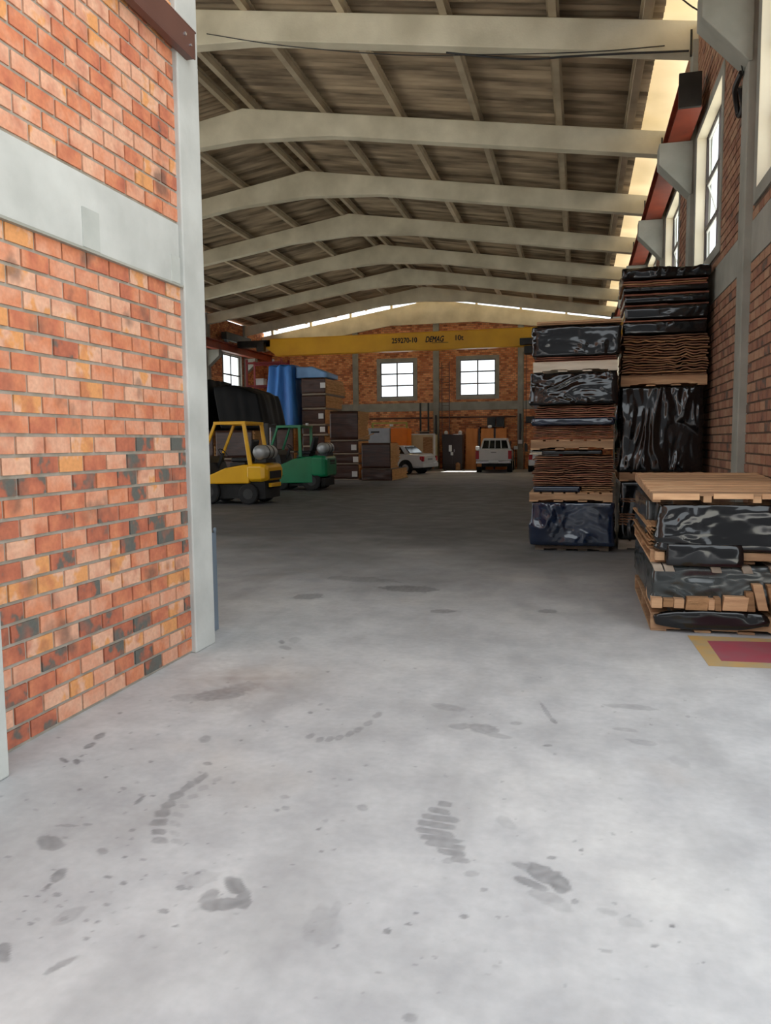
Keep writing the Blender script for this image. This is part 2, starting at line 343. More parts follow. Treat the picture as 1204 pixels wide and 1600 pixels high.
# ------------------------------------------------------------------ floor with tyre prints and stains
STAINS = [[-1.53,2.503,0.031,0.007,0.014,-0.023,0.5],[-1.465,2.508,0.026,-0.005,0.007,-0.017,0.22],[-1.568,2.556,0.032,0.007,0.014,-0.024,0.5],[-1.502,2.561,0.027,-0.005,0.007,-0.018,0.22],[-1.606,2.625,0.031,0.011,0.016,-0.026,0.5],[-1.538,2.63,0.027,-0.004,0.008,-0.019,0.22],[-1.632,2.695,0.028,0.016,0.018,-0.026,0.5],[-1.563,2.7,0.026,-0.0,0.01,-0.02,0.22],[-1.646,2.769,0.021,0.028,0.02,-0.026,0.5],[-1.574,2.774,0.022,0.008,0.012,-0.02,0.22],[-1.657,2.856,0.015,0.037,0.022,-0.026,0.5],[-1.584,2.861,0.019,0.014,0.013,-0.021,0.22],[-1.654,2.942,0.011,0.045,0.022,-0.026,0.5],[-1.579,2.946,0.017,0.019,0.014,-0.022,0.22],[-1.635,3.033,0.007,0.052,0.023,-0.025,0.5],[-1.558,3.037,0.015,0.024,0.015,-0.022,0.22],[-0.523,3.035,0.035,-0.004,0.003,-0.028,0.5],[-0.541,2.968,0.048,-0.005,0.003,-0.027,0.5],[-0.529,2.911,0.078,-0.007,0.003,-0.026,0.5],[-0.527,2.853,0.081,-0.007,0.003,-0.025,0.5],[-0.522,2.798,0.084,-0.007,0.002,-0.024,0.5],[-0.498,2.752,0.085,-0.006,0.002,-0.023,0.5],[-0.464,2.709,0.081,-0.006,0.002,-0.023,0.5],[-0.432,2.666,0.061,-0.004,0.002,-0.022,0.5],[-0.399,2.623,0.037,-0.002,0.001,-0.021,0.5],[-0.481,2.858,0.007,0.002,0.002,-0.015,0.2],[-0.464,2.801,0.007,0.002,0.002,-0.014,0.2],[-0.447,2.746,0.007,0.002,0.002,-0.014,0.2],[-0.107,2.6,0.06,-0.044,-0.01,-0.046,0.6],[-0.051,2.553,0.04,-0.041,-0.015,-0.045,0.65],[-0.146,2.531,0.062,-0.026,-0.003,-0.023,0.5],[-0.09,2.468,0.061,-0.014,-0.003,-0.026,0.3],[0.004,2.459,0.01,0.002,0.0,-0.014,0.5],[-0.175,2.636,0.039,-0.004,-0.0,-0.021,0.4],[-0.048,2.432,0.047,-0.027,-0.008,-0.034,0.18],[-1.117,2.284,0.053,-0.026,0.005,-0.043,0.6],[-1.109,2.183,0.068,0.035,0.018,-0.031,0.55],[-1.176,2.214,0.021,0.032,0.019,-0.022,0.5],[-1.059,2.222,0.027,0.006,0.026,-0.056,0.5],[-1.258,2.291,0.056,0.049,0.024,-0.033,0.2],[-1.062,3.987,0.019,0.032,0.014,-0.035,0.38],[-1.08,3.854,0.018,0.031,0.014,-0.033,0.38],[-1.105,3.754,0.018,0.029,0.014,-0.032,0.38],[-1.136,3.684,0.017,0.028,0.014,-0.031,0.38],[-1.172,3.631,0.017,0.028,0.014,-0.03,0.38],[-1.212,3.596,0.017,0.027,0.014,-0.029,0.38],[-1.259,3.585,0.016,0.027,0.015,-0.029,0.38],[-1.322,3.615,0.016,0.028,0.015,-0.03,0.38],[-2.071,4.12,0.135,0.105,0.052,-0.096,0.5],[-2.213,4.029,0.112,0.025,0.034,-0.063,0.3],[-1.99,4.261,0.087,0.085,0.041,-0.078,0.3],[-2.049,3.951,0.219,0.048,0.071,-0.141,0.15],[-0.47,3.915,0.087,-0.002,0.006,-0.063,0.45],[-0.588,3.916,0.066,0.015,0.007,-0.046,0.3],[-0.703,4.193,0.114,-0.031,0.005,-0.052,0.25],[-0.378,3.827,0.066,-0.016,0.001,-0.034,0.3],[-0.165,4.259,0.042,-0.146,-0.008,-0.02,0.4],[-0.118,4.107,0.021,-0.029,-0.004,-0.026,0.5],[-2.362,3.252,0.007,0.037,0.018,-0.019,0.7],[-2.392,3.375,0.007,0.039,0.025,-0.027,0.65],[-2.302,3.067,0.015,0.003,0.019,-0.026,0.7],[-2.372,3.067,0.031,-0.011,0.011,-0.019,0.8],[-1.931,2.393,0.053,0.012,0.035,-0.045,0.5],[-1.696,2.382,0.021,0.005,0.014,-0.02,0.4],[-1.753,2.204,0.004,0.034,0.027,-0.02,0.6],[-1.742,2.138,0.0,0.018,0.01,-0.007,0.6],[-1.789,2.78,-0.001,0.05,0.011,-0.009,0.55],[-1.646,1.814,0.022,0.005,0.03,-0.035,0.6],[-1.439,1.802,0.023,0.045,0.01,-0.008,0.45],[-1.563,2.015,0.02,0.047,0.026,-0.021,0.25],[-1.657,1.949,0.01,0.002,0.006,-0.007,0.6],[-1.678,2.104,0.015,0.003,0.007,-0.01,0.5],[-1.778,2.073,0.008,0.002,0.005,-0.006,0.6],[-1.736,2.082,0.008,0.002,0.005,-0.006,0.6],[-1.921,2.862,0.014,0.003,0.011,-0.017,0.4],[-1.5,2.214,0.011,0.003,0.007,-0.01,0.55],[-1.577,2.236,0.013,0.003,0.006,-0.009,0.55],[-1.293,2.235,0.019,0.004,0.008,-0.014,0.6],[-1.281,2.102,0.016,0.004,0.006,-0.011,0.6],[-1.961,2.517,0.02,0.005,0.007,-0.009,0.3],[-1.949,2.519,0.045,0.01,0.007,-0.009,0.35],[-1.878,2.546,0.02,0.005,0.008,-0.011,0.35],[-1.679,3.186,0.024,0.005,0.01,-0.02,0.5],[-1.835,3.456,0.015,0.03,0.024,-0.035,0.4],[-0.757,2.154,0.003,0.1,0.062,-0.031,0.16],[-0.743,2.208,0.022,-0.006,0.007,-0.076,0.2],[-0.852,2.925,0.021,0.005,0.008,-0.027,0.35],[-1.198,2.946,0.021,0.005,0.007,-0.017,0.3],[-1.161,2.854,0.016,0.004,0.006,-0.016,0.35],[-2.095,5.418,0.042,0.026,0.029,-0.072,0.2],[-2.17,5.344,0.03,-0.01,0.018,-0.053,0.55],[-2.085,5.195,0.051,-0.017,0.017,-0.05,0.35],[-2.571,7.02,0.146,0.073,0.044,-0.119,0.5],[-1.669,7.601,0.301,0.004,0.036,-0.169,0.6],[-2.341,8.036,0.451,-0.04,0.043,-0.153,0.35],[-1.167,6.633,0.111,0.023,0.013,-0.077,0.5],[-0.255,6.819,0.088,0.018,0.003,-0.078,0.5],[-0.313,4.025,0.033,0.007,0.002,-0.028,0.3],[-0.076,2.713,0.018,0.004,0.0,-0.013,0.5],[0.025,2.791,0.009,0.002,-0.0,-0.009,0.6],[-0.336,2.297,0.012,0.003,0.001,-0.01,0.6],[-0.487,2.278,0.008,0.002,0.001,-0.007,0.6],[-0.501,2.218,0.01,0.002,0.002,-0.008,0.6],[-0.555,2.17,0.01,0.002,0.003,-0.012,0.7],[0.297,2.396,0.006,0.001,-0.001,-0.01,0.7],[0.236,2.285,0.009,0.002,-0.001,-0.009,0.5],[0.092,2.23,0.018,-0.001,-0.001,-0.009,0.3],[0.108,2.425,0.034,-0.008,-0.003,-0.017,0.2],[0.174,2.39,0.037,-0.003,-0.004,-0.027,0.18],[0.316,4.419,0.137,-0.007,-0.004,-0.044,0.3],[0.327,3.899,0.073,-0.02,-0.005,-0.034,0.25],[0.244,4.056,0.063,-0.002,-0.002,-0.028,0.25],[-0.135,3.754,0.025,0.006,0.001,-0.016,0.5],[0.468,3.695,0.045,-0.052,-0.012,-0.043,0.12],[-0.412,1.837,0.02,0.005,0.004,-0.018,0.35],[-0.263,2.935,0.038,-0.033,-0.007,-0.038,0.2],[-0.439,2.607,0.022,0.005,0.003,-0.021,0.3],[-0.349,2.543,0.026,0.006,0.002,-0.016,0.3],[-0.292,2.458,0.013,0.003,0.001,-0.011,0.4],[-1.893,2.928,0.009,0.004,0.006,-0.009,0.226],[-2.01,4.377,0.007,0.018,0.011,-0.019,0.294],[-1.047,2.143,0.007,0.003,0.003,-0.005,0.26],[-1.59,2.364,0.009,0.006,0.006,-0.008,0.497],[-1.51,2.159,0.005,0.006,0.005,-0.005,0.212],[-1.457,2.004,0.007,0.002,0.003,-0.005,0.552],[-2.101,2.809,0.008,0.008,0.009,-0.01,0.574],[-2.001,1.856,0.001,0.003,0.003,-0.002,0.287],[-1.228,2.464,0.005,0.003,0.003,-0.005,0.354],[-2.063,2.946,0.008,0.005,0.007,-0.009,0.562],[-1.655,1.971,0.011,0.004,0.006,-0.007,0.265],[-1.991,1.885,0.013,0.001,0.006,-0.007,0.428],[-1.437,2.059,0.005,0.006,0.005,-0.005,0.225],[-1.572,1.994,0.005,0.01,0.007,-0.006,0.52],[-2.283,3.077,0.014,0.0,0.008,-0.012,0.218],[-1.496,2.426,0.004,0.001,0.002,-0.003,0.332],[-0.962,2.787,0.01,0.01,0.006,-0.011,0.231],[-2.296,2.271,0.001,0.003,0.003,-0.003,0.363],[-2.927,4.01,0.006,0.016,0.015,-0.018,0.583],[-1.446,1.961,0.005,0.003,0.003,-0.004,0.408],[-1.969,2.433,0.011,-0.0,0.005,-0.008,0.403],[-2.262,2.674,0.004,0.009,0.009,-0.008,0.32],[-1.242,2.625,0.003,0.003,0.002,-0.003,0.432],[-2.838,4.156,0.01,0.006,0.011,-0.016,0.224],[-1.794,2.232,0.006,0.002,0.004,-0.005,0.495],[-3.211,4.062,0.005,0.002,0.006,-0.008,0.585],[-1.63,2.44,0.004,0.004,0.004,-0.005,0.325],[-1.471,3.027,0.006,0.009,0.006,-0.009,0.351],[-1.643,2.487,0.006,0.008,0.007,-0.008,0.289],[-1.486,2.091,0.003,0.004,0.003,-0.003,0.374],[-2.079,3.032,0.008,0.001,0.005,-0.007,0.375],[-1.502,2.008,0.003,0.003,0.003,-0.003,0.46],[-1.808,3.428,0.005,0.003,0.004,-0.006,0.276],[-1.635,2.051,0.005,0.008,0.007,-0.006,0.311],[-1.257,2.141,0.003,0.005,0.003,-0.004,0.317],[-1.84,2.024,0.004,0.004,0.004,-0.004,0.367],[-1.577,1.897,0.002,0.004,0.003,-0.002,0.577],[-1.205,2.042,0.009,0.006,0.005,-0.007,0.58],[-1.265,2.238,0.01,0.003,0.004,-0.008,0.408],[-2.215,3.108,0.003,0.008,0.006,-0.007,0.227],[-1.623,2.049,0.004,0.0,0.002,-0.003,0.477],[-1.441,1.925,0.011,0.001,0.004,-0.007,0.431],[-1.491,3.709,0.007,0.003,0.004,-0.009,0.41],[-1.809,2.824,0.011,0.005,0.008,-0.012,0.337],[-1.785,2.666,0.007,0.008,0.007,-0.009,0.279],[-0.966,2.719,0.007,0.011,0.005,-0.009,0.517],[-0.913,2.195,0.003,0.001,0.001,-0.003,0.545],[-3.138,3.923,0.002,0.009,0.009,-0.009,0.411],[-1.753,2.072,0.001,0.003,0.002,-0.002,0.251],[-2.156,3.767,0.007,-0.001,0.003,-0.007,0.542],[-1.58,3.164,0.005,0.006,0.004,-0.007,0.459],[-1.418,2.502,0.004,0.006,0.004,-0.005,0.332],[-1.201,2.304,0.003,0.006,0.004,-0.004,0.271],[-1.554,2.996,0.01,0.002,0.005,-0.01,0.352],[-1.661,2.81,0.006,0.004,0.004,-0.007,0.481],[-2.391,2.673,0.007,0.006,0.009,-0.009,0.298],[-3.43,3.744,0.005,0.008,0.011,-0.011,0.552],[-1.405,1.916,0.007,0.001,0.002,-0.004,0.516],[-2.484,3.701,0.012,0.005,0.011,-0.016,0.555],[-1.08,2.204,0.009,0.002,0.003,-0.007,0.426],[-2.144,4.396,0.007,0.001,0.005,-0.01,0.218],[-2.082,3.939,0.007,-0.0,0.004,-0.008,0.272],[-1.439,3.941,0.013,0.005,0.007,-0.018,0.534],[-1.215,1.939,0.008,0.001,0.003,-0.005,0.215],[-1.454,2.246,0.004,0.001,0.002,-0.003,0.574],[-3.29,3.829,0.006,0.005,0.009,-0.011,0.531],[-2.135,3.262,0.011,0.002,0.007,-0.011,0.357],[-1.672,2.986,0.005,0.006,0.005,-0.007,0.367],[-0.996,1.964,0.006,0.002,0.002,-0.004,0.264],[-1.326,2.32,0.009,0.003,0.004,-0.008,0.407],[-1.754,1.888,0.002,0.004,0.003,-0.002,0.499],[-1.28,1.973,0.006,0.004,0.004,-0.005,0.488],[-2.106,3.46,0.006,0.01,0.008,-0.011,0.293],[-1.281,2.33,0.008,0.009,0.006,-0.008,0.482],[-2.236,2.316,0.002,0.005,0.005,-0.004,0.209],[-1.379,2.753,0.004,0.007,0.004,-0.006,0.344],[-2.781,3.542,0.01,0.011,0.015,-0.017,0.44],[-1.185,2.826,0.012,0.001,0.004,-0.011,0.423],[-1.844,1.926,0.007,0.002,0.004,-0.004,0.584],[-1.713,2.706,0.003,0.005,0.004,-0.005,0.487],[-1.713,1.961,0.003,0.004,0.004,-0.003,0.303],[-3.413,3.216,0.014,0.001,0.012,-0.013,0.56],[-2.057,3.064,0.008,0.002,0.006,-0.008,0.234],[-1.429,4.079,0.009,0.016,0.008,-0.017,0.343],[-3.582,4.071,0.004,0.008,0.011,-0.012,0.394],[-2.587,3.31,0.013,-0.001,0.008,-0.011,0.356],[-2.323,3.132,0.002,0.013,0.009,-0.01,0.555],[-1.368,1.963,0.005,0.0,0.002,-0.003,0.35],[-1.956,3.145,0.01,0.004,0.007,-0.011,0.522],[-2.892,3.036,0.015,-0.001,0.01,-0.012,0.469],[-1.932,2.591,0.007,0.002,0.004,-0.006,0.471],[-1.698,2.48,0.005,0.002,0.003,-0.004,0.452],[-1.251,2.403,0.005,0.0,0.002,-0.004,0.257],[-1.178,3.207,0.01,0.005,0.005,-0.011,0.422],[-2.326,3.006,0.001,0.007,0.005,-0.005,0.486],[-1.741,2.112,0.008,0.002,0.004,-0.006,0.344],[-1.385,2.01,0.003,0.002,0.002,-0.002,0.299],[-1.138,2.229,0.005,0.004,0.003,-0.004,0.361],[-2.674,2.801,0.002,0.013,0.012,-0.01,0.308],[-2.743,3.755,0.006,0.001,0.005,-0.007,0.491],[-1.755,2.829,0.012,0.002,0.006,-0.01,0.499],[-1.418,2.491,0.004,0.003,0.003,-0.004,0.277],[-2.879,3.276,0.008,0.001,0.006,-0.008,0.212],[-1.484,2.092,0.012,0.0,0.004,-0.008,0.353],[-2.013,2.268,0.011,0.004,0.008,-0.009,0.32],[-1.495,2.003,0.006,0.003,0.004,-0.005,0.491],[-0.974,2.455,0.007,0.004,0.003,-0.006,0.384],[-2.257,3.449,0.001,0.014,0.009,-0.009,0.4],[-1.897,2.435,0.014,0.001,0.007,-0.01,0.254],[-1.692,2.061,0.003,0.008,0.006,-0.005,0.344],[-1.677,2.546,0.007,0.009,0.008,-0.009,0.548],[-1.385,2.299,0.005,0.001,0.002,-0.004,0.44],[-1.018,2.306,0.007,0.001,0.002,-0.005,0.573],[-1.575,1.982,0.007,0.002,0.003,-0.005,0.394],[-2.433,3.931,0.002,0.009,0.006,-0.008,0.399],[-1.451,2.275,0.006,0.005,0.004,-0.006,0.46],[-1.576,2.146,0.003,0.006,0.004,-0.004,0.56],[-1.151,2.309,0.005,0.004,0.003,-0.005,0.412],[-3.152,4.19,0.008,0.001,0.008,-0.01,0.257],[-1.955,2.669,0.003,0.005,0.004,-0.004,0.268],[-3.009,4.076,0.001,0.008,0.007,-0.007,0.396],[-2.417,4.029,0.003,0.004,0.004,-0.006,0.363],[-1.918,2.828,0.002,0.009,0.006,-0.006,0.586],[-2.364,3.326,0.004,0.004,0.004,-0.006,0.266],[-2.789,3.629,0.005,0.001,0.005,-0.006,0.31],[-1.628,2.083,0.008,0.0,0.003,-0.005,0.32],[-1.405,2.093,0.006,0.006,0.005,-0.005,0.237],[-1.268,2.349,0.011,0.005,0.005,-0.009,0.201],[-2.106,3.578,0.001,0.007,0.004,-0.005,0.462],[-1.311,1.988,0.006,0.0,0.002,-0.003,0.391],[-1.095,1.984,0.003,0.002,0.002,-0.002,0.443],[-1.898,1.786,0.002,0.003,0.003,-0.002,0.54],[-1.669,3.087,0.012,-0.0,0.005,-0.011,0.27],[-1.263,2.248,0.01,0.001,0.004,-0.007,0.421],[-1.522,2.887,0.006,0.001,0.003,-0.006,0.392],[-2.314,3.153,0.006,0.002,0.004,-0.006,0.442],[-1.852,2.626,0.005,0.001,0.003,-0.005,0.209],[-2.161,2.605,0.01,0.004,0.008,-0.009,0.239],[-1.519,2.366,0.012,0.001,0.005,-0.009,0.38],[-0.78,2.118,0.007,0.006,0.003,-0.006,0.348],[-1.037,1.977,0.004,0.002,0.002,-0.003,0.244],[-2.307,3.944,0.005,0.014,0.01,-0.014,0.22],[-1.342,2.522,0.002,0.003,0.002,-0.003,0.587],[-1.646,3.483,0.007,0.008,0.006,-0.011,0.512],[-2.214,2.43,0.002,0.005,0.005,-0.004,0.232],[-1.723,2.001,0.001,0.004,0.003,-0.002,0.587],[-2.173,3.949,0.004,0.012,0.008,-0.012,0.532],[-0.905,2.562,0.009,0.002,0.003,-0.008,0.549],[-2.123,2.668,0.005,0.001,0.003,-0.004,0.438],[-1.063,2.173,0.005,0.002,0.002,-0.004,0.386],[0.125,4.876,0.007,0.002,-0.0,-0.011,0.171],[-0.203,2.329,0.005,-0.0,-0.0,-0.004,0.332],[-1.05,3.164,0.009,0.006,0.004,-0.01,0.279],[-1.567,3.632,0.007,-0.005,0.001,-0.006,0.368],[0.257,2.037,0.005,-0.003,-0.002,-0.004,0.311],[-0.355,1.945,0.007,-0.003,-0.001,-0.005,0.295],[0.185,3.245,0.008,-0.008,-0.002,-0.01,0.238],[0.661,4.307,0.004,-0.002,-0.001,-0.006,0.238],[-0.277,2.508,0.003,-0.001,-0.0,-0.003,0.233],[-0.565,3.296,0.009,-0.003,0.001,-0.009,0.236],[-1.375,3.295,0.003,0.008,0.004,-0.006,0.196],[0.13,2.475,0.007,-0.006,-0.002,-0.007,0.413],[-0.875,4.098,0.006,0.002,0.002,-0.008,0.308],[-0.314,3.297,0.008,0.007,0.002,-0.009,0.289],[0.306,2.32,0.004,0.003,0.0,-0.003,0.392],[-1.978,4.039,0.009,0.001,0.005,-0.011,0.2],[-1.686,3.679,0.009,0.003,0.005,-0.011,0.444],[0.14,2.019,0.003,0.002,0.0,-0.002,0.154],[-0.57,3.32,0.004,0.0,0.001,-0.004,0.178],[-0.937,3.628,0.009,0.004,0.003,-0.011,0.228],[-1.32,2.826,0.008,-0.001,0.002,-0.007,0.424],[0.303,3.906,0.004,-0.002,-0.001,-0.006,0.387],[-0.253,2.148,0.005,0.003,0.001,-0.004,0.201],[-1.133,2.3,0.01,-0.004,0.001,-0.006,0.29],[-0.02,2.052,0.007,0.001,-0.0,-0.005,0.274],[-0.462,4.135,0.005,-0.002,0.0,-0.007,0.448],[-0.288,3.133,0.006,0.002,0.001,-0.006,0.391],[-0.306,1.941,0.003,0.002,0.001,-0.002,0.307],[-0.39,2.083,0.007,-0.003,-0.001,-0.005,0.334],[-1.177,2.45,0.006,0.002,0.002,-0.005,0.234],[0.04,2.091,0.003,-0.0,-0.0,-0.002,0.261],[-0.233,2.05,0.008,0.0,0.0,-0.005,0.209],[0.628,4.318,0.005,-0.005,-0.002,-0.009,0.245],[-0.556,1.895,0.007,0.004,0.002,-0.005,0.268],[-1.177,4.215,0.008,-0.007,0.001,-0.007,0.174],[-1.213,3.805,0.004,0.001,0.002,-0.005,0.373],[0.265,2.653,0.007,0.009,0.001,-0.005,0.235],[0.856,5.094,0.006,0.002,-0.002,-0.011,0.23],[-0.464,4.983,0.007,-0.009,-0.0,-0.009,0.193],[0.589,4.328,0.01,-0.004,-0.003,-0.016,0.344],[-1.781,4.637,0.006,0.014,0.007,-0.015,0.207],[0.202,2.185,0.002,-0.002,-0.001,-0.002,0.31],[-0.916,4.435,0.009,-0.01,0.0,-0.009,0.234],[-1.589,4.037,0.004,0.003,0.003,-0.006,0.424],[-1.64,3.754,0.016,-0.012,0.002,-0.012,0.444],[-0.975,3.167,0.01,0.003,0.003,-0.01,0.361],[-1.286,5.026,0.009,-0.005,0.002,-0.012,0.385],[-0.228,2.97,0.007,0.002,0.001,-0.006,0.31],[0.384,4.159,0.006,-0.009,-0.002,-0.01,0.405],[-0.674,1.847,0.006,0.005,0.003,-0.004,0.23],[-1.586,4.692,0.011,0.007,0.007,-0.019,0.412],[-2.001,4.94,0.017,-0.01,0.006,-0.019,0.447],[0.003,2.85,0.007,0.008,0.002,-0.006,0.312],[-0.698,4.228,0.008,0.007,0.003,-0.011,0.302],[-0.719,3.366,0.006,-0.0,0.001,-0.007,0.444],[0.365,2.243,0.007,0.004,-0.0,-0.005,0.443],[-1.228,4.258,0.009,-0.004,0.002,-0.011,0.252],[-0.097,3.657,0.01,0.004,0.001,-0.012,0.293],[-0.213,2.087,0.008,0.002,0.0,-0.006,0.282],[-0.221,4.86,0.008,-0.008,-0.001,-0.012,0.383],[-0.902,1.956,0.006,-0.002,0.0,-0.003,0.26],[-0.862,2.588,0.008,0.003,0.003,-0.007,0.41],[0.057,3.375,0.005,0.001,-0.0,-0.006,0.27],[-0.522,2.424,0.008,0.001,0.001,-0.007,0.194],[-1.015,3.097,0.005,0.008,0.004,-0.007,0.174],[-0.876,3.479,0.004,0.0,0.001,-0.004,0.426],[-0.232,2.318,0.007,-0.003,-0.001,-0.006,0.424],[-0.396,2.388,0.004,-0.002,-0.0,-0.003,0.263],[-0.289,2.045,0.004,0.003,0.001,-0.003,0.397],[-0.274,4.733,0.004,0.003,0.001,-0.007,0.152],[0.39,4.252,0.006,0.003,-0.0,-0.008,0.304],[-0.429,2.496,0.007,0.002,0.001,-0.006,0.179],[0.481,2.576,0.003,0.001,-0.0,-0.003,0.376],[0.956,5.141,0.004,0.001,-0.001,-0.007,0.277],[0.313,2.289,0.005,0.002,-0.0,-0.003,0.325],[0.517,4.181,0.007,0.009,0.0,-0.008,0.342],[-0.898,1.834,0.006,0.001,0.001,-0.003,0.176],[-0.894,2.802,0.009,0.001,0.002,-0.008,0.235],[0.497,2.641,0.006,0.005,-0.0,-0.005,0.24],[0.609,4.6,0.008,-0.002,-0.002,-0.012,0.256],[0.123,2.113,0.007,-0.001,-0.001,-0.005,0.211],[-1.283,2.824,0.004,0.005,0.003,-0.004,0.411],[-0.689,2.058,0.006,0.006,0.003,-0.005,0.424],[-0.755,3.845,0.003,0.007,0.002,-0.005,0.3],[-0.43,2.073,0.005,0.006,0.002,-0.004,0.27],[-0.811,4.018,0.005,0.005,0.002,-0.007,0.358],[-1.037,4.38,0.006,0.002,0.002,-0.008,0.319],[-0.709,2.28,0.004,-0.0,0.001,-0.003,0.333],[-0.79,2.161,0.005,0.001,0.001,-0.004,0.329],[-0.114,3.063,0.003,-0.002,-0.0,-0.004,0.408],[-0.345,2.632,0.005,-0.003,-0.0,-0.004,0.356],[-0.683,2.069,0.007,0.004,0.002,-0.005,0.449],[-0.553,4.069,0.009,0.007,0.002,-0.012,0.37],[-0.311,4.564,0.008,-0.008,-0.001,-0.012,0.293],[-0.203,2.108,0.005,0.001,0.0,-0.004,0.325],[0.359,4.14,0.004,-0.003,-0.001,-0.006,0.316],[-0.533,1.985,0.008,0.001,0.001,-0.005,0.447],[0.239,2.409,0.004,0.005,0.001,-0.003,0.354],[0.11,3.428,0.007,0.0,-0.0,-0.007,0.225],[0.026,2.759,0.005,0.005,0.001,-0.004,0.316],[-0.576,2.261,0.004,0.002,0.001,-0.003,0.209],[-0.493,2.604,0.003,0.004,0.001,-0.003,0.295],[-0.923,2.691,0.003,0.004,0.002,-0.003,0.311],[0.345,2.229,0.006,0.002,-0.0,-0.004,0.17],[-0.948,3.33,0.007,0.011,0.005,-0.01,0.434],[-0.424,3.018,0.005,-0.004,-0.0,-0.005,0.206],[-0.213,2.839,0.004,0.003,0.001,-0.004,0.446],[0.171,2.42,0.008,0.007,0.001,-0.005,0.361],[0.163,3.982,0.006,-0.008,-0.002,-0.008,0.248],[0.207,4.315,0.009,0.008,0.0,-0.012,0.303],[-0.441,2.04,0.007,0.002,0.001,-0.005,0.356],[-0.38,2.163,0.004,0.001,0.0,-0.003,0.326],[-0.986,4.874,0.006,-0.002,0.001,-0.009,0.213],[0.141,2.937,0.008,-0.005,-0.002,-0.008,0.368],[-1.042,4.888,0.011,-0.006,0.002,-0.014,0.426],[-1.358,4.008,0.014,-0.006,0.004,-0.015,0.295],[0.144,4.395,0.008,-0.003,-0.001,-0.012,0.331],[-1.521,4.106,0.012,-0.008,0.002,-0.011,0.191],[-2.133,4.342,0.009,0.006,0.008,-0.015,0.287],[0.537,2.761,0.004,-0.001,-0.001,-0.004,0.151],[-0.65,2.296,0.003,0.004,0.002,-0.002,0.305],[-0.471,1.885,0.003,-0.001,0.0,-0.002,0.267],[0.243,3.136,0.008,0.005,0.0,-0.007,0.217],[-0.344,2.178,0.004,0.003,0.001,-0.003,0.275],[-1.368,3.229,0.008,0.001,0.003,-0.008,0.329],[-1.358,4.98,0.004,0.004,0.002,-0.007,0.209],[-0.285,3.691,0.009,-0.0,0.0,-0.011,0.349],[0.097,2.882,0.006,0.004,0.0,-0.005,0.169],[0.21,2.967,0.003,-0.003,-0.001,-0.003,0.325],[-0.124,3.072,0.004,-0.004,-0.001,-0.004,0.2]]
def build_floor():
    x0, x1, y0, y1 = -2.7, 1.7, 1.0, 9.0
    xs = np.linspace(x0, x1, 551); ys = np.concatenate([np.arange(1.0, 5.2, .008), np.linspace(5.2, 9.0, 240)])
    nx = len(xs); ny = len(ys); X, Yg = np.meshgrid(xs, ys)
    px = X.ravel(); py = Yg.ravel(); stain = np.zeros_like(px); rust = np.zeros_like(px)
    wob = np.sin(px*61+np.sin(py*47)*1.7)*np.sin(py*53+np.sin(px*39)*1.9)
    wob2 = np.sin(px*23+1.3*np.sin(py*19))*np.sin(py*27+px*11)
    for i, (cx, cy, ax, ay, bx, by, s) in enumerate(STAINS):
        d = ax*by-ay*bx
        if abs(d) < 1e-9: continue
        R = 1.6*(math.hypot(ax, ay)+math.hypot(bx, by))+.02
        k = np.nonzero((abs(px-cx) < R) & (abs(py-cy) < R))[0]
        if not len(k): continue
        u = ((px[k]-cx)*by-(py[k]-cy)*bx)/d; v = (ax*(py[k]-cy)-ay*(px[k]-cx))/d
        r = ((np.abs(u)**4+np.abs(v)**4)**.25*1.12 if i < 25 else np.sqrt(u*u+v*v))*(1+.16*wob[k]+.14*wob2[k])
        a = np.clip((1.1-r)/.2, 0, 1)*s*(.82+.18*wob[k])
        stain[k] = np.maximum(stain[k], a)
    rx = np.exp(-(((px+2.02)/.42)**2+((py-4.35)/.33)**2)); rust += .45*rx*(.7+.3*wob2)
    me_v = [(a, b, 0.0) for a, b in zip(px.tolist(), py.tolist())]
    mb = MB(); mb.v = me_v
    mb.f = [(j*nx+i, j*nx+i+1, (j+1)*nx+i+1, (j+1)*nx+i) for j in range(ny-1) for i in range(nx-1)]
    n0 = len(mb.v)
    def q(a, b, c, d): 
        o = len(mb.v); mb.v += [(a, c, 0), (b, c, 0), (b, d, 0), (a, d, 0)]; mb.f.append((o, o+1, o+2, o+3))
    q(-18, -2.7, -14, 42.2); q(-2.7, 1.7, 9.0, 42.2); q(1.7, 2.0, -14, 42.2); q(-2.7, 1.7, -14, 1.0)
    me = bpy.data.meshes.new('floor'); me.from_pydata(mb.v, [], mb.f); me.update()
    extra = [0.0]*(len(mb.v)-n0)
    for nm, arr in (('stain', stain), ('rust', rust)):
        at = me.attributes.new(nm, 'FLOAT', 'POINT'); at.data.foreach_set('value', list(np.clip(arr, 0, 1))+extra)
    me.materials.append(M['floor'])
    o = bpy.data.objects.new('floor', me); COL.objects.link(o)
    return struct(o, 'grey worn concrete floor with tyre prints and dark stains')
build_floor()
gr = MB(); gr.box(-60, -18, -60, 60, -.2, -.01); gr.box(2.0, 60, -60, 60, -.2, -.01); gr.box(-18, 2, -60, -14, -.2, -.01)
struct(gr.build('ground', M['conc']), 'pale yard ground outside the hall')
MB_ap = MB().box(-6, 12, -16.4, -3.0, 0, .012).build('ground', M['yard']); struct(MB_ap, 'dark patch added in the yard behind the viewer to darken reflections')  # unseen patch added so the plastic film mirrors something dark
o = MB().box(-6, 12, -17, -16.5, 0, 10.5).build('wall_reflection_dark', M['yard']); struct(o, 'dark wall added across the yard behind the viewer to darken reflections')  # unseen wall added to keep low sky out of the film's reflections

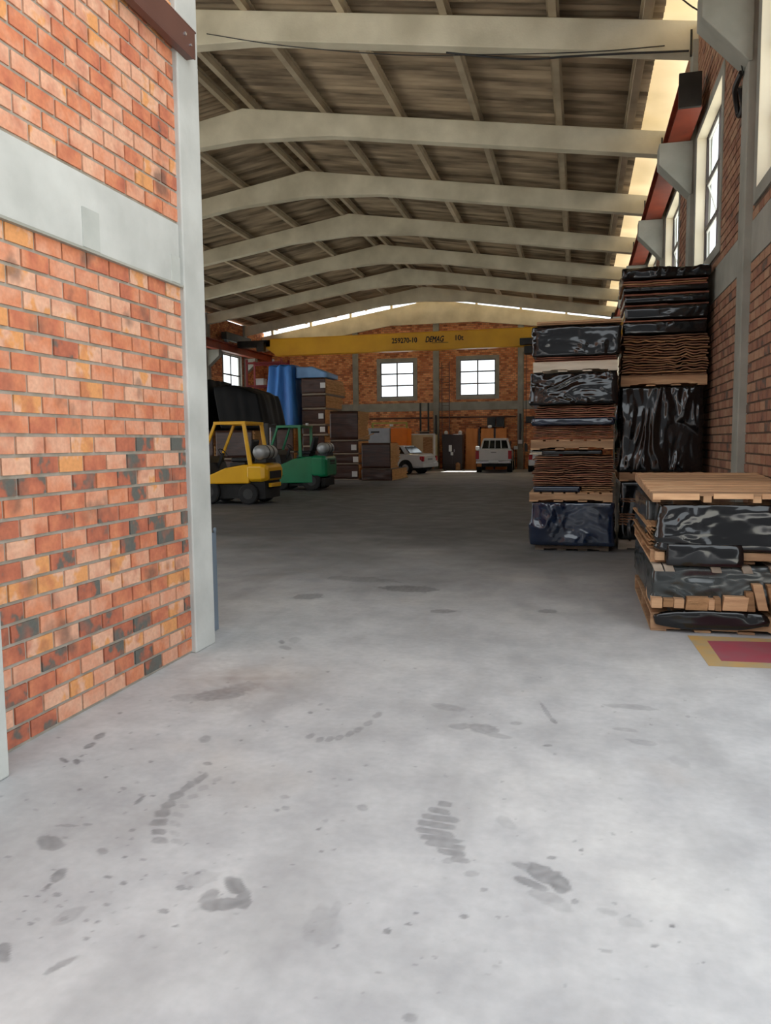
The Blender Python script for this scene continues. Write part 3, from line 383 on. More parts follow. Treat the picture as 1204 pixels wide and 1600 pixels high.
# ------------------------------------------------------------------ walls of real bricks
def brick_wall(name, along, face, sgn, a0, a1, z0, z1, holes, bm_, mm, label, thick=.2, prot=.006, lowrnd=None, grow=0):
    holes = [(a_-grow, b_+grow, c_-grow, d_+grow) if d_ > 4 else (a_, b_, c_, d_) for a_, b_, c_, d_ in holes]
    """bricks stand proud of a mortar slab; face plane at 'face', looking to sgn"""
    bw, bh, g = .213, .103, .017
    mb = MB(); rnd = random.Random(name)
    def put(m_, p0, p1, q0, q1, zz0, zz1, at=None):
        if along == 'y': m_.box(min(p0, p1), max(p0, p1), q0, q1, zz0, zz1, at)
        else: m_.box(q0, q1, min(p0, p1), max(p0, p1), zz0, zz1, at)
    row = 0; z = z0
    while z < z1-.02:
        off = (row % 2)*bw/2
        a = a0-off
        while a < a1:
            b0, b1 = max(a+g/2, a0), min(a+bw-g/2, a1); c0, c1 = z+.019, min(z+bh, z1)
            a += bw
            if b1-b0 < .02: continue
            skip = False
            for (h0, h1, hz0, hz1) in holes:
                if b1 > h0 and b0 < h1 and c1 > hz0 and c0 < hz1:
                    if b0 < h0 < b1 and h0-b0 > .03: b1 = h0
                    elif b0 < h1 < b1 and b1-h1 > .03: b0 = h1
                    else: skip = True
            if skip: continue
            r = rnd.random()
            if lowrnd and z < 1.45: r = r**lowrnd
            elif lowrnd: r = .25+.75*r if rnd.random() > .07 else r
            p = face+sgn*(prot+rnd.uniform(-.002, .002))
            put(mb, face-sgn*.02, p, b0, b1, c0, c1, r)
        z += bh; row += 1
    o = mb.build(name, bm_, bevel=0)
    # backing with holes
    bk = MB(); ys = sorted(set([a0, a1]+[h for hh in holes for h in hh[:2] if a0 < h < a1])); zs = sorted(set([z0, z1]+[h for hh in holes for h in hh[2:] if z0 < h < z1]))
    for i in range(len(ys)-1):
        for j in range(len(zs)-1):
            cy, cz = (ys[i]+ys[i+1])/2, (zs[j]+zs[j+1])/2
            if any(h0 < cy < h1 and c0 < cz < c1 for h0, h1, c0, c1 in holes): continue
            put(bk, face-sgn*thick, face, ys[i], ys[i+1], zs[j], zs[j+1])
    b = bk.build('mortar_backing', mm, o)
    struct(o, label); return o

# near wall beside the doorway
brick_wall('wall_left', 'y', -2.70, 1, -.6, 4.92, 0, 2.59, [], M['brick_near'], M['mortar'], 'orange brick wall beside the doorway, lower part', lowrnd=1.25, prot=.010)
brick_wall('wall_left', 'y', -2.70, 1, -.6, 4.92, 3.0, 6.2, [], M['brick_near'], M['mortar'], 'orange brick wall beside the doorway, above the concrete band', lowrnd=1, prot=.010)
b = MB().box(-2.9, -2.685, -.6, 4.92, 2.59, 3.0).build('beam', M['conc_white'], bevel=.006); struct(b, 'pale concrete band across the near brick wall')
MB().box(-2.69, -2.681, 3.84, 4.0, 2.60, 2.82).box(-2.69, -2.682, 4.80, 4.92, 2.60, 2.78).build('patch', M['conc'], b, bevel=.003)
MB().box(-2.69, -2.660, -.6, 4.92, 2.575, 2.59).build('mortar_edge', M['conc_wall'], b)
b = MB().box(-2.95, -2.655, 4.92, 5.22, 0, 6.2).build('column', M['conc_white'], bevel=.01); struct(b, 'pale concrete column at the end of the near brick wall')
b = MB().box(-2.7, -2.50, 2.3, 2.86, 0, 4.5).build('post', M['conc'], bevel=.01); struct(b, 'concrete post at the left edge of the near wall')
t = MB().box(-2.654, -2.60, 0.6, 5.05, 4.13, 4.14).box(-2.61, -2.60, .6, 5.08, 4.14, 4.32).box(-2.654, -2.60, .6, 5.10, 4.32, 4.33).build('door_track', M['steel_brown'], bevel=.002)
tag(t, 'brown steel sliding door track high on the near brick wall', 'door track')
MB().tube([(-2.60, 4.93, 4.24), (-2.588, 4.93, 4.24)], .012, 6).build('bolt', M['chrome'], t)
MB().tube([(-2.60, 5.0, 4.2), (-2.585, 5.0, 4.2)], .008, 6).build('bolt', M['chrome'], t)
t = MB().box(-2.83, -2.815, 5.3, 5.6, .005, .8).tube([(-2.815, 5.56, .82), (-2.80, 5.56, .82)], .02, 8).build('metal_panel', M['blue_grey'], bevel=.003)
tag(t, 'blue-grey metal panel edge behind the pale concrete column', 'panel')

# front wall of the hall (left of the doorway) and right wall
w = MB().box(XL-.2, -2.95, YF, YF+.2, 0, 3.6).box(XL-.2, XL+.3, YF, YF+.2, 3.6, 7.6).box(-10.5, -10.2, YF, YF+.2, 3.6, 7.9).box(-3.2, -2.95, YF, YF+.2, 3.6, 8.2).box(-2.95, XR, YF, YF+.2, 5.3, 8.2).build('wall_front', M['brick_x']); struct(w, 'brick front wall left of the doorway, with openings added for light')  # high openings added to light the hall, panel over the doorway to shade it
HO = [(10.82+4.35*n, 12.95+4.35*n, 4.0, 6.05) for n in range(-1, 7)]
HB = [(-1, 44, 3.31, 3.72)]
brick_wall('wall_right', 'y', XR, -1, 5.3, 42.2, 0, 7.82, HO+HB, M['brick_right'], M['mortar_dk'], 'brown brick side wall with high windows', prot=.009, grow=.135)
b = MB().box(XR-.012, XR+.2, 5.3, 42.2, 3.31, 3.72).build('beam', M['conc_wall'], bevel=.004); struct(b, 'grey concrete band along the window wall')
def window(n, along, face, sgn, a0, a1, z0, z1, cols, rows, label, frame_m, sashes=False, depth=.12, surround=.14):
    mb = MB()
    def put(m_, d0, d1, q0, q1, c0, c1):
        p0, p1 = face-sgn*d0, face-sgn*d1
        if along == 'y': m_.box(min(p0, p1), max(p0, p1), q0, q1, c0, c1)
        else: m_.box(q0, q1, min(p0, p1), max(p0, p1), c0, c1)
    s = surround; e = -.022
    put(mb, e, .2, a0-s, a0, z0-s, z1+s); put(mb, e, .2, a1, a1+s, z0-s, z1+s); put(mb, e, .2, a0, a1, z0-s, z0); put(mb, e, .2, a0, a1, z1, z1+s)
    o = mb.build('window_%d' % n, M['conc_wall'], bevel=.004); struct(o, label)
    fr = MB(); t = .035 if sashes else .06
    put(fr, depth, depth+.04, a0, a0+t, z0, z1); put(fr, depth, depth+.04, a1-t, a1, z0, z1); put(fr, depth, depth+.04, a0+t, a1-t, z0, z0+t); put(fr, depth, depth+.04, a0+t, a1-t, z1-t, z1)
    for i in range(1, cols):
        c = a0+(a1-a0)*i/cols; put(fr, depth, depth+.04, c-t*.6, c+t*.6, z0+t, z1-t)
    for j in range(1, rows):
        c = z0+(z1-z0)*j/rows
        for i in range(cols):
            q0 = a0+(a1-a0)*i/cols+t*.6; q1 = a0+(a1-a0)*(i+1)/cols-t*.6; put(fr, depth, depth+.04, q0, q1, c-t*.6, c+t*.6)
    fr.build('window_frame', frame_m, o)
    if sashes:
        rv = MB(); put(rv, -.02, depth-.005, a1-.008, a1, z0, z1); put(rv, -.02, depth-.005, a0, a1-.008, z1-.008, z1); rv.build('lit_reveal', M['daylit_cream'], o)  # cream lining with daylight painted into its colour
    if sashes:   # tilted opening lights, hinged at the top
        for i in range(cols):
            for j in range(rows):
                q0 = a0+(a1-a0)*i/cols+.05; q1 = a0+(a1-a0)*(i+1)/cols-.05; c0 = z0+(z1-z0)*j/rows+.06; c1 = z0+(z1-z0)*(j+1)/rows-.04
                mb = MB(); gl = MB(); a = .30 if (i+j) % 2 == 0 else .02
                xo = face+depth+.02; tip = xo+math.sin(a)*(c1-c0); zb = c1-math.cos(a)*(c1-c0)
                for qa, qb in ((q0, q0+.03), (q1-.03, q1)): mb.hexa([(tip, qa, zb), (tip+.02, qa, zb), (tip+.02, qb, zb), (tip, qb, zb), (xo, qa, c1), (xo+.02, qa, c1), (xo+.02, qb, c1), (xo, qb, c1)])
                mb.bar((tip+.01, q0, zb), (tip+.01, q1, zb), .03); mb.bar((xo+.01, q0, c1), (xo+.01, q1, c1), .03)
                so_ = mb.build('sash', M['sash'], o)
                gl.add([(tip+.01, q0+.03, zb), (tip+.01, q1-.03, zb), (xo+.01, q1-.03, c1), (xo+.01, q0+.03, c1)], [(0, 1, 2, 3)]).build('pane', M['glass'], so_)
    else:
        gl = MB(); put(gl, depth+.018, depth+.022, a0+.01, a1-.01, z0+.01, z1-.01); gl.build('pane', M['glass'], o)
    return o
for n, h in enumerate(HO):
    if h[0] < 1.6: continue
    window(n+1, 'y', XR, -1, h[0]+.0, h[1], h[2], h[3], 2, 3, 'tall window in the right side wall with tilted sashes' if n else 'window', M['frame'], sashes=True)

# rear wall (gable) and far left wall
RW = [(-10.82, -8.92, 3.98, 5.92), (-6.36, -4.42, 3.98, 5.92)]
def slab_wall(name, mat, along, d0, d1, a0, a1, z0, z1, holes, label):
    holes = [(a_-g_, b_+g_, c_-g_, d_+g_) for a_, b_, c_, d_, g_ in holes]
    bk = MB(); ys = sorted(set([a0, a1]+[h for hh in holes for h in hh[:2]])); zs = sorted(set([z0, z1]+[h for hh in holes for h in hh[2:]]))
    for i in range(len(ys)-1):
        for j in range(len(zs)-1):
            cy, cz = (ys[i]+ys[i+1])/2, (zs[j]+zs[j+1])/2
            if any(h0 < cy < h1 and c0 < cz < c1 for h0, h1, c0, c1 in holes): continue
            if along == 'y': bk.box(d0, d1, ys[i], ys[i+1], zs[j], zs[j+1])
            else: bk.box(ys[i], ys[i+1], d0, d1, zs[j], zs[j+1])
    if along == 'x':
        g = lambda x: rz_(x)-.75
        bk.prism([(a0, z1), (a0, g(a0)), (RX, g(RX)), (a1, g(a1)), (a1, z1)], 'y', d0, d1)
    return struct(bk.build(name, mat), label)
slab_wall('wall_back', M['brick_x'], 'x', YR, YR+.2, XL-.2, XR+.2, 0, 6.9, [w_+(.195,) for w_ in RW], 'brick gable wall at the far end of the hall')
for i, (a, b_, c, d) in enumerate(RW):
    window(20+i, 'x', YR, -1, a, b_, c, d, 2, 3, ('six-pane window in the far gable wall, left of the middle column', 'six-pane window in the far gable wall, right of the middle column')[i], M['frame'], depth=.05, surround=.2)
LW = [(36.75+4.35*n, 38.95+4.35*n, 4.1, 6.15) for n in range(-4, 1)]
slab_wall('wall_left', M['brick_y'], 'y', XL-.2, XL, YF, YR+.2, 0, 7.86, [w_+(.095,) for w_ in LW]+[(7.5, 16.5, 0, 5.2, 0), (21.5, 32.5, 0, 3.9, 0)], 'brick wall on the far left side of the hall, with openings added for light')  # two large side openings, out of view, added to let in daylight
for n, h in enumerate(LW):
    window(30+n, 'y', XL, 1, h[0], h[1], h[2], h[3], 2, 2, 'four-pane window high in the far left wall', M['frame'], depth=.08, surround=.1)
# gable beam following the roof, bands, rear columns
gb = lambda x: rz_(x)-.20
o = MB().prism([(XL, gb(XL)-.85), (XL, gb(XL)), (RX, gb(RX)), (XR, gb(XR)), (XR, gb(XR)-.62), (-5.4, gb(-5.4)-.9), (-10.2, gb(-10.2)-.9)], 'y', YR-.14, YR+.2).build('beam', M['conc_beam']); struct(o, 'sloping concrete beam on top of the far gable wall')
for a0, a1 in ((XL, -12.4), (-12.1, -7.8), (-7.5, -3.2), (-2.95, XR)):
    o = MB().box(a0, a1, YR-.05, YR, 3.2, 3.65).build('beam', M['conc_wall'], bevel=.01); struct(o, 'concrete band between columns of the far wall')
for x in (-12.24, -7.65, -3.08):
    o = MB().box(x-.16, x+.16, YR-.11, YR+.01, 0, gb(x)-.8).build('column', M['conc_wall'], bevel=.01); struct(o, 'concrete column in the far gable wall')
# short posts in the open slot under the gable roof
o = MB()
for x in [RX+2.35*k for k in range(-4, 5)]: o.box(x-.06, x+.06, YR-.05, YR+.1, gb(x)-.02, rz_(x)+.22)
o.box(-8.75, -6.45, YR, YR+.15, gb(RX)-.12, rz_(RX)+.2)
struct(o.build('trim_1', M['conc_beam']), 'short posts in the daylight slot under the far gable roof')

# ------------------------------------------------------------------ columns with corbels, rail beams
for k, y in enumerate(YK):
    o = MB().box(XR-.09, XR+.1, y-.15, y+.15, 0, 7.6).build('column', M['conc_wall'], bevel=.012)
    struct(o, 'grey concrete column on the window wall')
    MB().prism([(XR-.05, 6.1), (XR-.55, 6.1), (XR-.55, 5.78), (XR-.09, 5.3), (XR-.05, 5.3)], 'y', y-.17, y+.17).build('corbel', M['conc_wall'], o, bevel=.01)
    if y > 20:
        o = MB().box(XL-.1, XL+.12, y-.15, y+.15, 0, 7.9).build('column', M['conc_wall'], bevel=.012)
        struct(o, 'concrete column on the far left wall')
        MB().prism([(XL+.05, 6.1), (XL+.7, 6.1), (XL+.7, 5.8), (XL+.12, 5.3), (XL+.05, 5.3)], 'y', y-.17, y+.17).build('corbel', M['conc_wall'], o, bevel=.01)
def rail(x, y0, y1, label):
    mb = MB().box(x-.16, x+.16, y0, y1, 6.1, 6.13).box(x-.02, x+.02, y0, y1, 6.13, 6.47).box(x-.14, x+.14, y0, y1, 6.47, 6.5).box(x-.03, x+.03, y0, y1, 6.5, 6.56)
    return tag(mb.build('crane_rail', M['rail'], bevel=.003), label, 'crane rail')
r1 = rail(1.44, 11.9, 41.8, 'red steel crane rail beam on corbels of the window wall')
MB().box(1.28, 1.58, 11.84, 11.895, 6.1, 6.56).build('end_stop', M['steel_dark'], r1)
rail(-17.2, 20, 41.8, 'red steel crane rail beam along the far left wall')

# ------------------------------------------------------------------ roof: beams, purlins, corrugated sheets
for k, y in enumerate(YK):
    top = [(XL+.0, rz_(XL)), (RX-.35, rz_(RX-.35)), (RX, RZ), (RX+.35, rz_(RX+.35)), (XR, rz_(XR))]
    bot = [(XR, 7.39), (-5.6, 8.53), (RX, 8.66), (-10.0, 8.53), (XL, 7.32)]
    o = MB().prism(top+bot, 'y', y-.13, y+.13).build('beam', M['conc_beam'], bevel=.015)
    struct(o, 'shallow pitched concrete roof beam spanning the hall')
    if k: MB().box(XR-.13, XR-.1, y-.14, y-.13, 7.35, 7.75).build('joint_strip', M['steel_dark'], o)
PX = [-7.55, -5.79, -4.02, -2.26, -.50]; PX = PX+[2*RX-x for x in PX]+[-16.9, .93]
for i, x in enumerate(PX):
    o = MB()
    zz = rz_(x); ends = [YF-.6]+YK+[YR]
    o.box(x-.06, x+.06, YF-.6, YR, zz+.0, zz+.17); o.box(x-.10, x+.10, YF-.6, YR, zz+.12, zz+.17)
    struct(o.build('trim_%d' % (i+2), M['purlin']), 'concrete purlin running along the roof')
def corrugated(xa, xb, name, label, y0=YF-.6, y1=40.6, mat='roof'):
    per = .177; ny = int((y1-y0)/per*6)+1; xs = [xa+(xb-xa)*i/9 for i in range(10)]
    pts = []
    for j in range(ny):
        y = y0+j*per/6
        for x in xs: pts.append((x, y, rz_(x)+.20+.026*math.cos(2*PI*(y-y0)/per)))
    o = MB().grid(pts, 10, ny).build(name, M[mat], smooth=True)
    sm = o.modifiers.new('thickness', 'SOLIDIFY'); sm.thickness = .008; sm.offset = 1
    return struct(o, label)
corrugated(RX, 1.2, 'ceiling', 'sooty corrugated roof sheets, right slope')
corrugated(RX, -16.95, 'ceiling', 'sooty corrugated roof sheets, left slope')
o = MB().prism([(-16.9, rz_(-16.9)+.235), (-18.2, rz_(-18.2)+.235), (-18.2, rz_(-18.2)+.242), (-16.9, rz_(-16.9)+.242)], 'y', YF-.6, 33.0).build('ceiling', M['translucent']); struct(o, 'cream translucent roof strip added for light along the far left wall')  # strip added to brighten the left side of the hall
corrugated(-16.95, -17.95, 'ceiling', 'sooty corrugated roof sheets over the far left corner', 33.0, YR+.35)
for xa_, xb_, side in ((RX, 1.2, 'right'), (RX, -16.95, 'left')): corrugated(xa_, xb_, 'ceiling', 'added unseen translucent skylight sheets over the last bay, %s slope' % side, 40.6, YR+.35, 'skylight')  # sheets hidden behind the last beam, added to brighten the rear
o = MB().prism([(1.14, rz_(1.14)+.235), (2.2, rz_(2.2)+.235), (2.2, rz_(2.2)+.242), (1.14, rz_(1.14)+.242)], 'y', YF-.6, YR+.35).build('ceiling', M['translucent']); struct(o, 'cream translucent roof strip along the window wall')
# ------------------------------------------------------------------ pallets, sheets, crumpled film
def crumple(q, style, seed):
    x, y, z = q
    if style == 'v': p = Vector((x*6.0, y*6.0, z*1.6))      # hanging folds
    elif style == 'h': p = Vector((x*2.6, y*2.6, z*6.0))    # sagging horizontal folds
    elif style == 't': p = Vector((x*3.2, y*3.2, z*.35))    # heavy cloth
    else: p = Vector((x*3.4, y*3.4, z*3.6))
    p = p+Vector((seed*7.3, seed*3.1, seed*1.7))
    wv = Vector((nz(p*.6+Vector((9, 0, 0))), nz(p*.6+Vector((0, 9, 0))), nz(p*.6+Vector((0, 0, 9)))))*1.3
    if style == 't': return nz(p+wv*.5)
    s = (.5-abs(nz(p+wv)))*1.0
    p2 = p*2.3+wv*1.5; s += (.5-abs(nz(p2)))*.42
    p3 = p*5.1+wv*2; s += (.5-abs(nz(p3)))*.17
    g = nz(Vector((x*2.2+seed, y*2.2, z*2.2+seed*.7)))*1.5+.45     # some areas stay taut
    return s*min(1, max(.12, g))
def film_block(name, mat, parent, x0, x1, y0, y1, z0, z1, amp=.035, style='c', seed=1, res=.018, rad=.05, flare=0, warp=None, loc=None):
    """closed wrapped block whose film is pulled into sharp folds"""
    cx, cy, cz = (x0+x1)/2, (y0+y1)/2, (z0+z1)/2
    nx, ny, nk = [max(3, int((b-a)/res)+1) for a, b in ((x0, x1), (y0, y1), (z0, z1))]
    ny = max(3, int((y1-y0)/(res*1.8))+1)
    idx = {}; mb = MB()
    def P(i, j, k):
        key = (i, j, k)
        if key in idx: return idx[key]
        x = x0+(x1-x0)*i/(nx-1); y = y0+(y1-y0)*j/(ny-1); z = z0+(z1-z0)*k/(nk-1)
        n = Vector((0, 0, 0))
        for c, a, b, ax in ((x, x0, x1, 0), (y, y0, y1, 1), (z, z0, z1, 2)):
            n[ax] += max(0, 1-(b-c)/rad)-max(0, 1-(c-a)/rad)
        on = 1
        nn = n.normalized() if n.length > 1e-6 else n
        rr = n.length
        h = crumple((x, y, z), style, seed)*amp
        edge = max(0, rr-1)*rad*.45
        fl = flare*max(0, 1-(z-z0)/(z1-z0))**1.5
        v = Vector((x, y, z))+nn*(h-edge)+Vector((nn.x, nn.y, 0))*fl
        v.z = min(max(v.z, z0+.002), z1-.002+(.05 if style == 't' else 0)+(.03 if amp > .05 and z1-z0 < .2 else 0))
        if warp: v = Vector(warp(v.x, v.y, v.z))
        idx[key] = len(mb.v); mb.v.append(tuple(v)); return idx[key]
    for i in range(nx-1):
        for k in range(nk-1):
            mb.f.append((P(i, 0, k), P(i+1, 0, k), P(i+1, 0, k+1), P(i, 0, k+1)))
            mb.f.append((P(i, ny-1, k), P(i, ny-1, k+1), P(i+1, ny-1, k+1), P(i+1, ny-1, k)))
    for j in range(ny-1):
        for k in range(nk-1):
            mb.f.append((P(0, j, k), P(0, j, k+1), P(0, j+1, k+1), P(0, j+1, k)))
            mb.f.append((P(nx-1, j, k), P(nx-1, j+1, k), P(nx-1, j+1, k+1), P(nx-1, j, k+1)))
    for i in range(nx-1):
        for j in range(ny-1):
            mb.f.append((P(i, j, nk-1), P(i+1, j, nk-1), P(i+1, j+1, nk-1), P(i, j+1, nk-1)))
            mb.f.append((P(i, j, 0), P(i, j+1, 0), P(i+1, j+1, 0), P(i+1, j, 0)))
    return mb.build(name, mat, parent, smooth=True, loc=loc)
def pallet(x0, x1, y0, y1, z, label, wood, h=.13, along='x', ndeck=7, tilt=None, group=None):
    """stringer pallet: notched stringers, deck boards on top, bottom boards"""
    t = thing('pallet', label, 'pallet', ((x0+x1)/2, (y0+y1)/2, z), 0, group)
    lx, ly = x1-x0, y1-y0; W = M[wood]; dt = .018; sh = h-2*dt
    def bx(a, b, c, d, e, f):
        return MB().box(a, b, c, d, e, f)
    # stringers run along x; decks run along y
    for i in range(3):
        yc = -ly/2+.02+(ly-.04)*i/2
        yc = min(max(yc, -ly/2+.02), ly/2-.02)
        s = MB(); a, b = -lx/2, lx/2; n1, n2 = a+lx*.2, a+lx*.42; n3, n4 = b-lx*.42, b-lx*.2; zz = dt+sh*.12
        s.prism([(a, dt), (n1, dt), (n1+.02, zz), (n2-.02, zz), (n2, dt), (n3, dt), (n3+.02, zz), (n4-.02, zz), (n4, dt), (b, dt), (b, dt+sh), (a, dt+sh)], 'y', yc-.02, yc+.02)
        s.build('stringer', W, t, bevel=.003)
    for i in range(ndeck):
        w = lx/ndeck; xa = -lx/2+w*i+w*.10*(i > 0); xb = -lx/2+w*(i+1)-w*.10*(i < ndeck-1)
        bx(xa, xb, -ly/2, ly/2, dt+sh, h).build('deck_board', W, t, bevel=.003)
    for xa in (-lx/2, -lx*.2, lx*.09, lx/2-.12):
        bx(xa, xa+.12, -ly/2, ly/2, 0, dt).build('bottom_board', W, t, bevel=.003)
    return t
SHEETN = 0
def sheets(x0, x1, y0, y1, z0, z1, n, mat, label, group, seed=0, rag=.03, wave=.6, split=.5, gap=1.25):
    """a pile of wavy sheets, every sheet an object"""
    rnd = random.Random(seed*77+5); NX = 14; G = 41; p = (z1-z0)/n
    # thickness and gap fields for all layers, scaled so that the pile fills its height without touching
    T = []; A = []
    for k in range(n):
        T.append([max(.3, 1+.55*nz(Vector((i*.28*wave, k*2.3, seed+3)))+.25*nz(Vector((i*.8, k*1.9, seed)))) for i in range(G)])
        A.append([max(.05, gap*.75+.75*wave*nz(Vector((i*.22, k*3.1+7, seed+9)))) for i in range(G)])
    tot = [sum(T[k][i]+A[k][i] for k in range(n)) for i in range(G)]
    bots = []; tops = []; cur = [0.0]*G
    for k in range(n):
        bots.append([cur[i]/tot[i]*(z1-z0) for i in range(G)]); cur = [cur[i]+T[k][i] for i in range(G)]
        tops.append([cur[i]/tot[i]*(z1-z0) for i in range(G)]); cur = [cur[i]+A[k][i] for i in range(G)]
    def at(arr, x):
        u = min(max((x-x0)/(x1-x0), 0), 1)*(G-1); i = min(int(u), G-2); return arr[i]+(arr[i+1]-arr[i])*(u-i)
    for k in range(n):
        pieces = [(x0, x1)]
        if rnd.random() < split:
            c = x0+(x1-x0)*rnd.uniform(.3, .7); pieces = [(x0, c-.003), (c+.003, x1)]
        for a, b in pieces:
            a2 = a+(rnd.uniform(-rag, rag)*.8 if a == x0 else 0); b2 = b+(rnd.uniform(-rag, rag)*.8 if b == x1 else 0)
            yf = y0+rnd.uniform(0, rag*1.6); ph = rnd.uniform(0, 9)
            mb = MB(); top = []; bot = []
            cx, cy = (a2+b2)/2, (yf+y1)/2; zb = z0+min(bots[k])
            for i in range(NX):
                x = a2+(b2-a2)*i/(NX-1)
                yy = yf+.014*nz(Vector((x*9, k*1.7, seed+ph)))
                for yv in (yy, yy+.02, y1):
                    bot.append((x-cx, yv-cy, z0+at(bots[k], x)-zb)); top.append((x-cx, yv-cy, z0+at(tops[k], x)-zb))
            V = bot+top; o = len(bot); F = []
            for i in range(NX-1):
                for j in range(2):
                    q = i*3+j; F.append((q, q+1, q+4, q+3)); F.append((o+q, o+q+3, o+q+4, o+q+1))
                F.append((i*3, i*3+3, o+i*3+3, o+i*3)); F.append((i*3+2, o+i*3+2, o+i*3+5, i*3+5))
            F.append((0, o, o+1, 1)); F.append((1, o+1, o+2, 2)); e = (NX-1)*3
            F.append((e, e+1, o+e+1, o+e)); F.append((e+1, e+2, o+e+2, o+e+1))
            mb.add(V, F)
            ob = mb.build('sheet', M[mat] if isinstance(mat, str) else M[mat[k % len(mat)]], loc=(cx, cy, zb))
            tag(ob, label, 'sheet', group)
def film_sheet(x0, x1, y0, y1, z0, z1, mat, label, seed, amp=.03, style='h', flare=0, warp=None):
    loc = ((x0+x1)/2, (y0+y1)/2, z0); w2 = None
    if warp: w2 = warp
    o = film_block('plastic_sheet', M[mat], None, x0-loc[0], x1-loc[0], y0-loc[1], y1-loc[1], 0, z1-z0, amp, style, seed, rad=min(.05, (z1-z0)*.45), flare=flare, loc=loc, warp=w2)
    return tag(o, label, 'plastic sheet')
def wrapped(x0, x1, y0, y1, z0, z1, mat, label, seed, amp=.035, style='c', flare=0, res=.018, warp=None, rad=.05):
    loc = ((x0+x1)/2, (y0+y1)/2, z0)
    o = film_block('wrapped_bundle', M[mat], None, x0-loc[0], x1-loc[0], y0-loc[1], y1-loc[1], 0, z1-z0, amp, style, seed, flare=flare, res=res, loc=loc, warp=warp, rad=rad)
    return tag(o, label, 'wrapped bundle')

# ---- tall stack in the middle of the right side (front face at y 10.6)
ya, yb = 10.62, 11.75
pallet(-.58, .40, ya+.10, yb, 0, 'pallet under the dark blue wrapped bundle on the floor', 'wood_grey', .075)
wrapped(-.62, .44, ya, yb, .08, .665, 'blue_film', 'dark blue plastic-wrapped bundle at the foot of the left tall stack', 14, .06, 'c', flare=.03)
pallet(-.655, .435, ya-.01, yb, .675, 'pine pallet directly on the dark blue wrapped bundle', 'wood', .125)
film_sheet(-.60, .02, ya+.015, yb-.1, .802, .885, 'blue_film', 'blue plastic strip under the sheets, above the lowest pine pallet of the left stack', 5, .012)
sheets(.03, .42, ya+.01, yb-.05, .802, .885, 3, 'hide_tan', 'short tan sheet beside the blue strip on the lowest pine pallet', 'short tan sheets beside the blue strip', 21)
sheets(-.60, .44, ya, yb-.03, .89, 1.30, 14, ['hide', 'hide', 'hide_red'], 'wavy brown sheet in the left tall stack, between the two pine pallets', 'brown sheets between the pine pallets of the left stack', 1, wave=1.1)
film_sheet(-.50, .30, ya+.06, yb-.06, 1.305, 1.37, 'black_film', 'black film on the brown sheets under the second pine pallet', 8, .01)
pallet(-.64, .435, ya-.01, yb, 1.378, 'pine pallet halfway up the left tall stack, under crumpled blue film', 'wood', .13, ndeck=6)
sheets(-.60, .44, ya, yb-.03, 1.51, 1.70, 8, ['hide', 'hide_red', 'hide'], 'wavy brown sheet below the crumpled blue film of the left stack', 'brown sheets below the blue film', 2, wave=1.2)
film_sheet(-.62, .43, ya-.02, yb-.06, 1.70, 1.80, 'blue_film', 'crumpled blue film layer between reddish sheets of the left stack', 12, .03)
sheets(-.59, .44, ya, yb-.03, 1.805, 1.97, 6, ['hide_red', 'hide'], 'reddish brown sheet above the blue film of the left stack', 'reddish sheets above the blue film', 3, wave=1.3)
wrapped(-.63, .45, ya, yb, 1.975, 2.40, 'black_film', 'black crumpled bundle bulging out under the pale pallet of the left stack', 17, .06, 'h', flare=.05)
pallet(-.615, .475, ya-.01, yb, 2.41, 'pale whitish pallet near the top of the left stack', 'wood_pale', .135, ndeck=1)
sheets(-.58, .46, ya+.01, yb-.03, 2.55, 2.62, 3, 'hide_red', 'reddish sheet lying on the pale pallet of the left stack', 'sheets on the pale pallet', 4, wave=.8)
wrapped(-.62, .50, ya, yb, 2.62, 3.01, 'black_film', 'black plastic-wrapped bundle at the top of the left tall stack', 23, .04, 'c')
o = MB().box(-.54, .54, -.57, .57, 0, .018).box(-.54, .54, -.60, -.50, .018, .042).box(-.54, .54, -.15, .0, .018, .042).box(-.54, .54, .45, .57, .018, .042).build('plywood_sheet', M['wood'], bevel=.003, loc=(-.03, (ya+yb)/2, 3.03)); tag(o, 'thin wooden lid on top of the left tall stack', 'wooden lid')

# ---- taller stack against the window wall
yc, yd = 10.95, 12.1
pallet(.53, 1.60, yc, yd, 0, 'grey pallet on the floor under the stack by the window wall', 'wood_grey', .13)
wrapped(.55, 1.60, yc+.03, yd, .135, .93, 'black_film', 'lowest black wrapped bundle of the stack by the window wall, half hidden', 31, .03, 'v')
sheets(.56, .76, yc+.0, yc+.3, .30, .72, 12, 'hide', 'short brown sheet edge showing beside the lowest black bundle by the window wall', 'sheet edges beside the lowest black bundle', 22, split=0)
pallet(.53, 1.60, yc-.02, yd, .94, 'pine pallet under the tall black bundle by the window wall', 'wood', .12)
wrapped(.55, 1.575, yc, yd, 1.07, 2.20, 'black_film', 'tall glossy black bundle with hanging folds by the window wall', 37, .07, 'v', flare=.02)
pallet(.53, 1.62, yc-.01, yd, 2.215, 'pine pallet on top of the tall glossy black bundle', 'wood', .135, ndeck=1)
sheets(.56, 1.62, yc, yd-.03, 2.355, 2.90, 16, ['hide', 'hide_tan', 'hide'], 'wavy brown sheet in the thick pile above the upper pallet by the window wall', 'tan sheets above the upper pallet by the window wall', 6, wave=1.1)
zz = 2.905
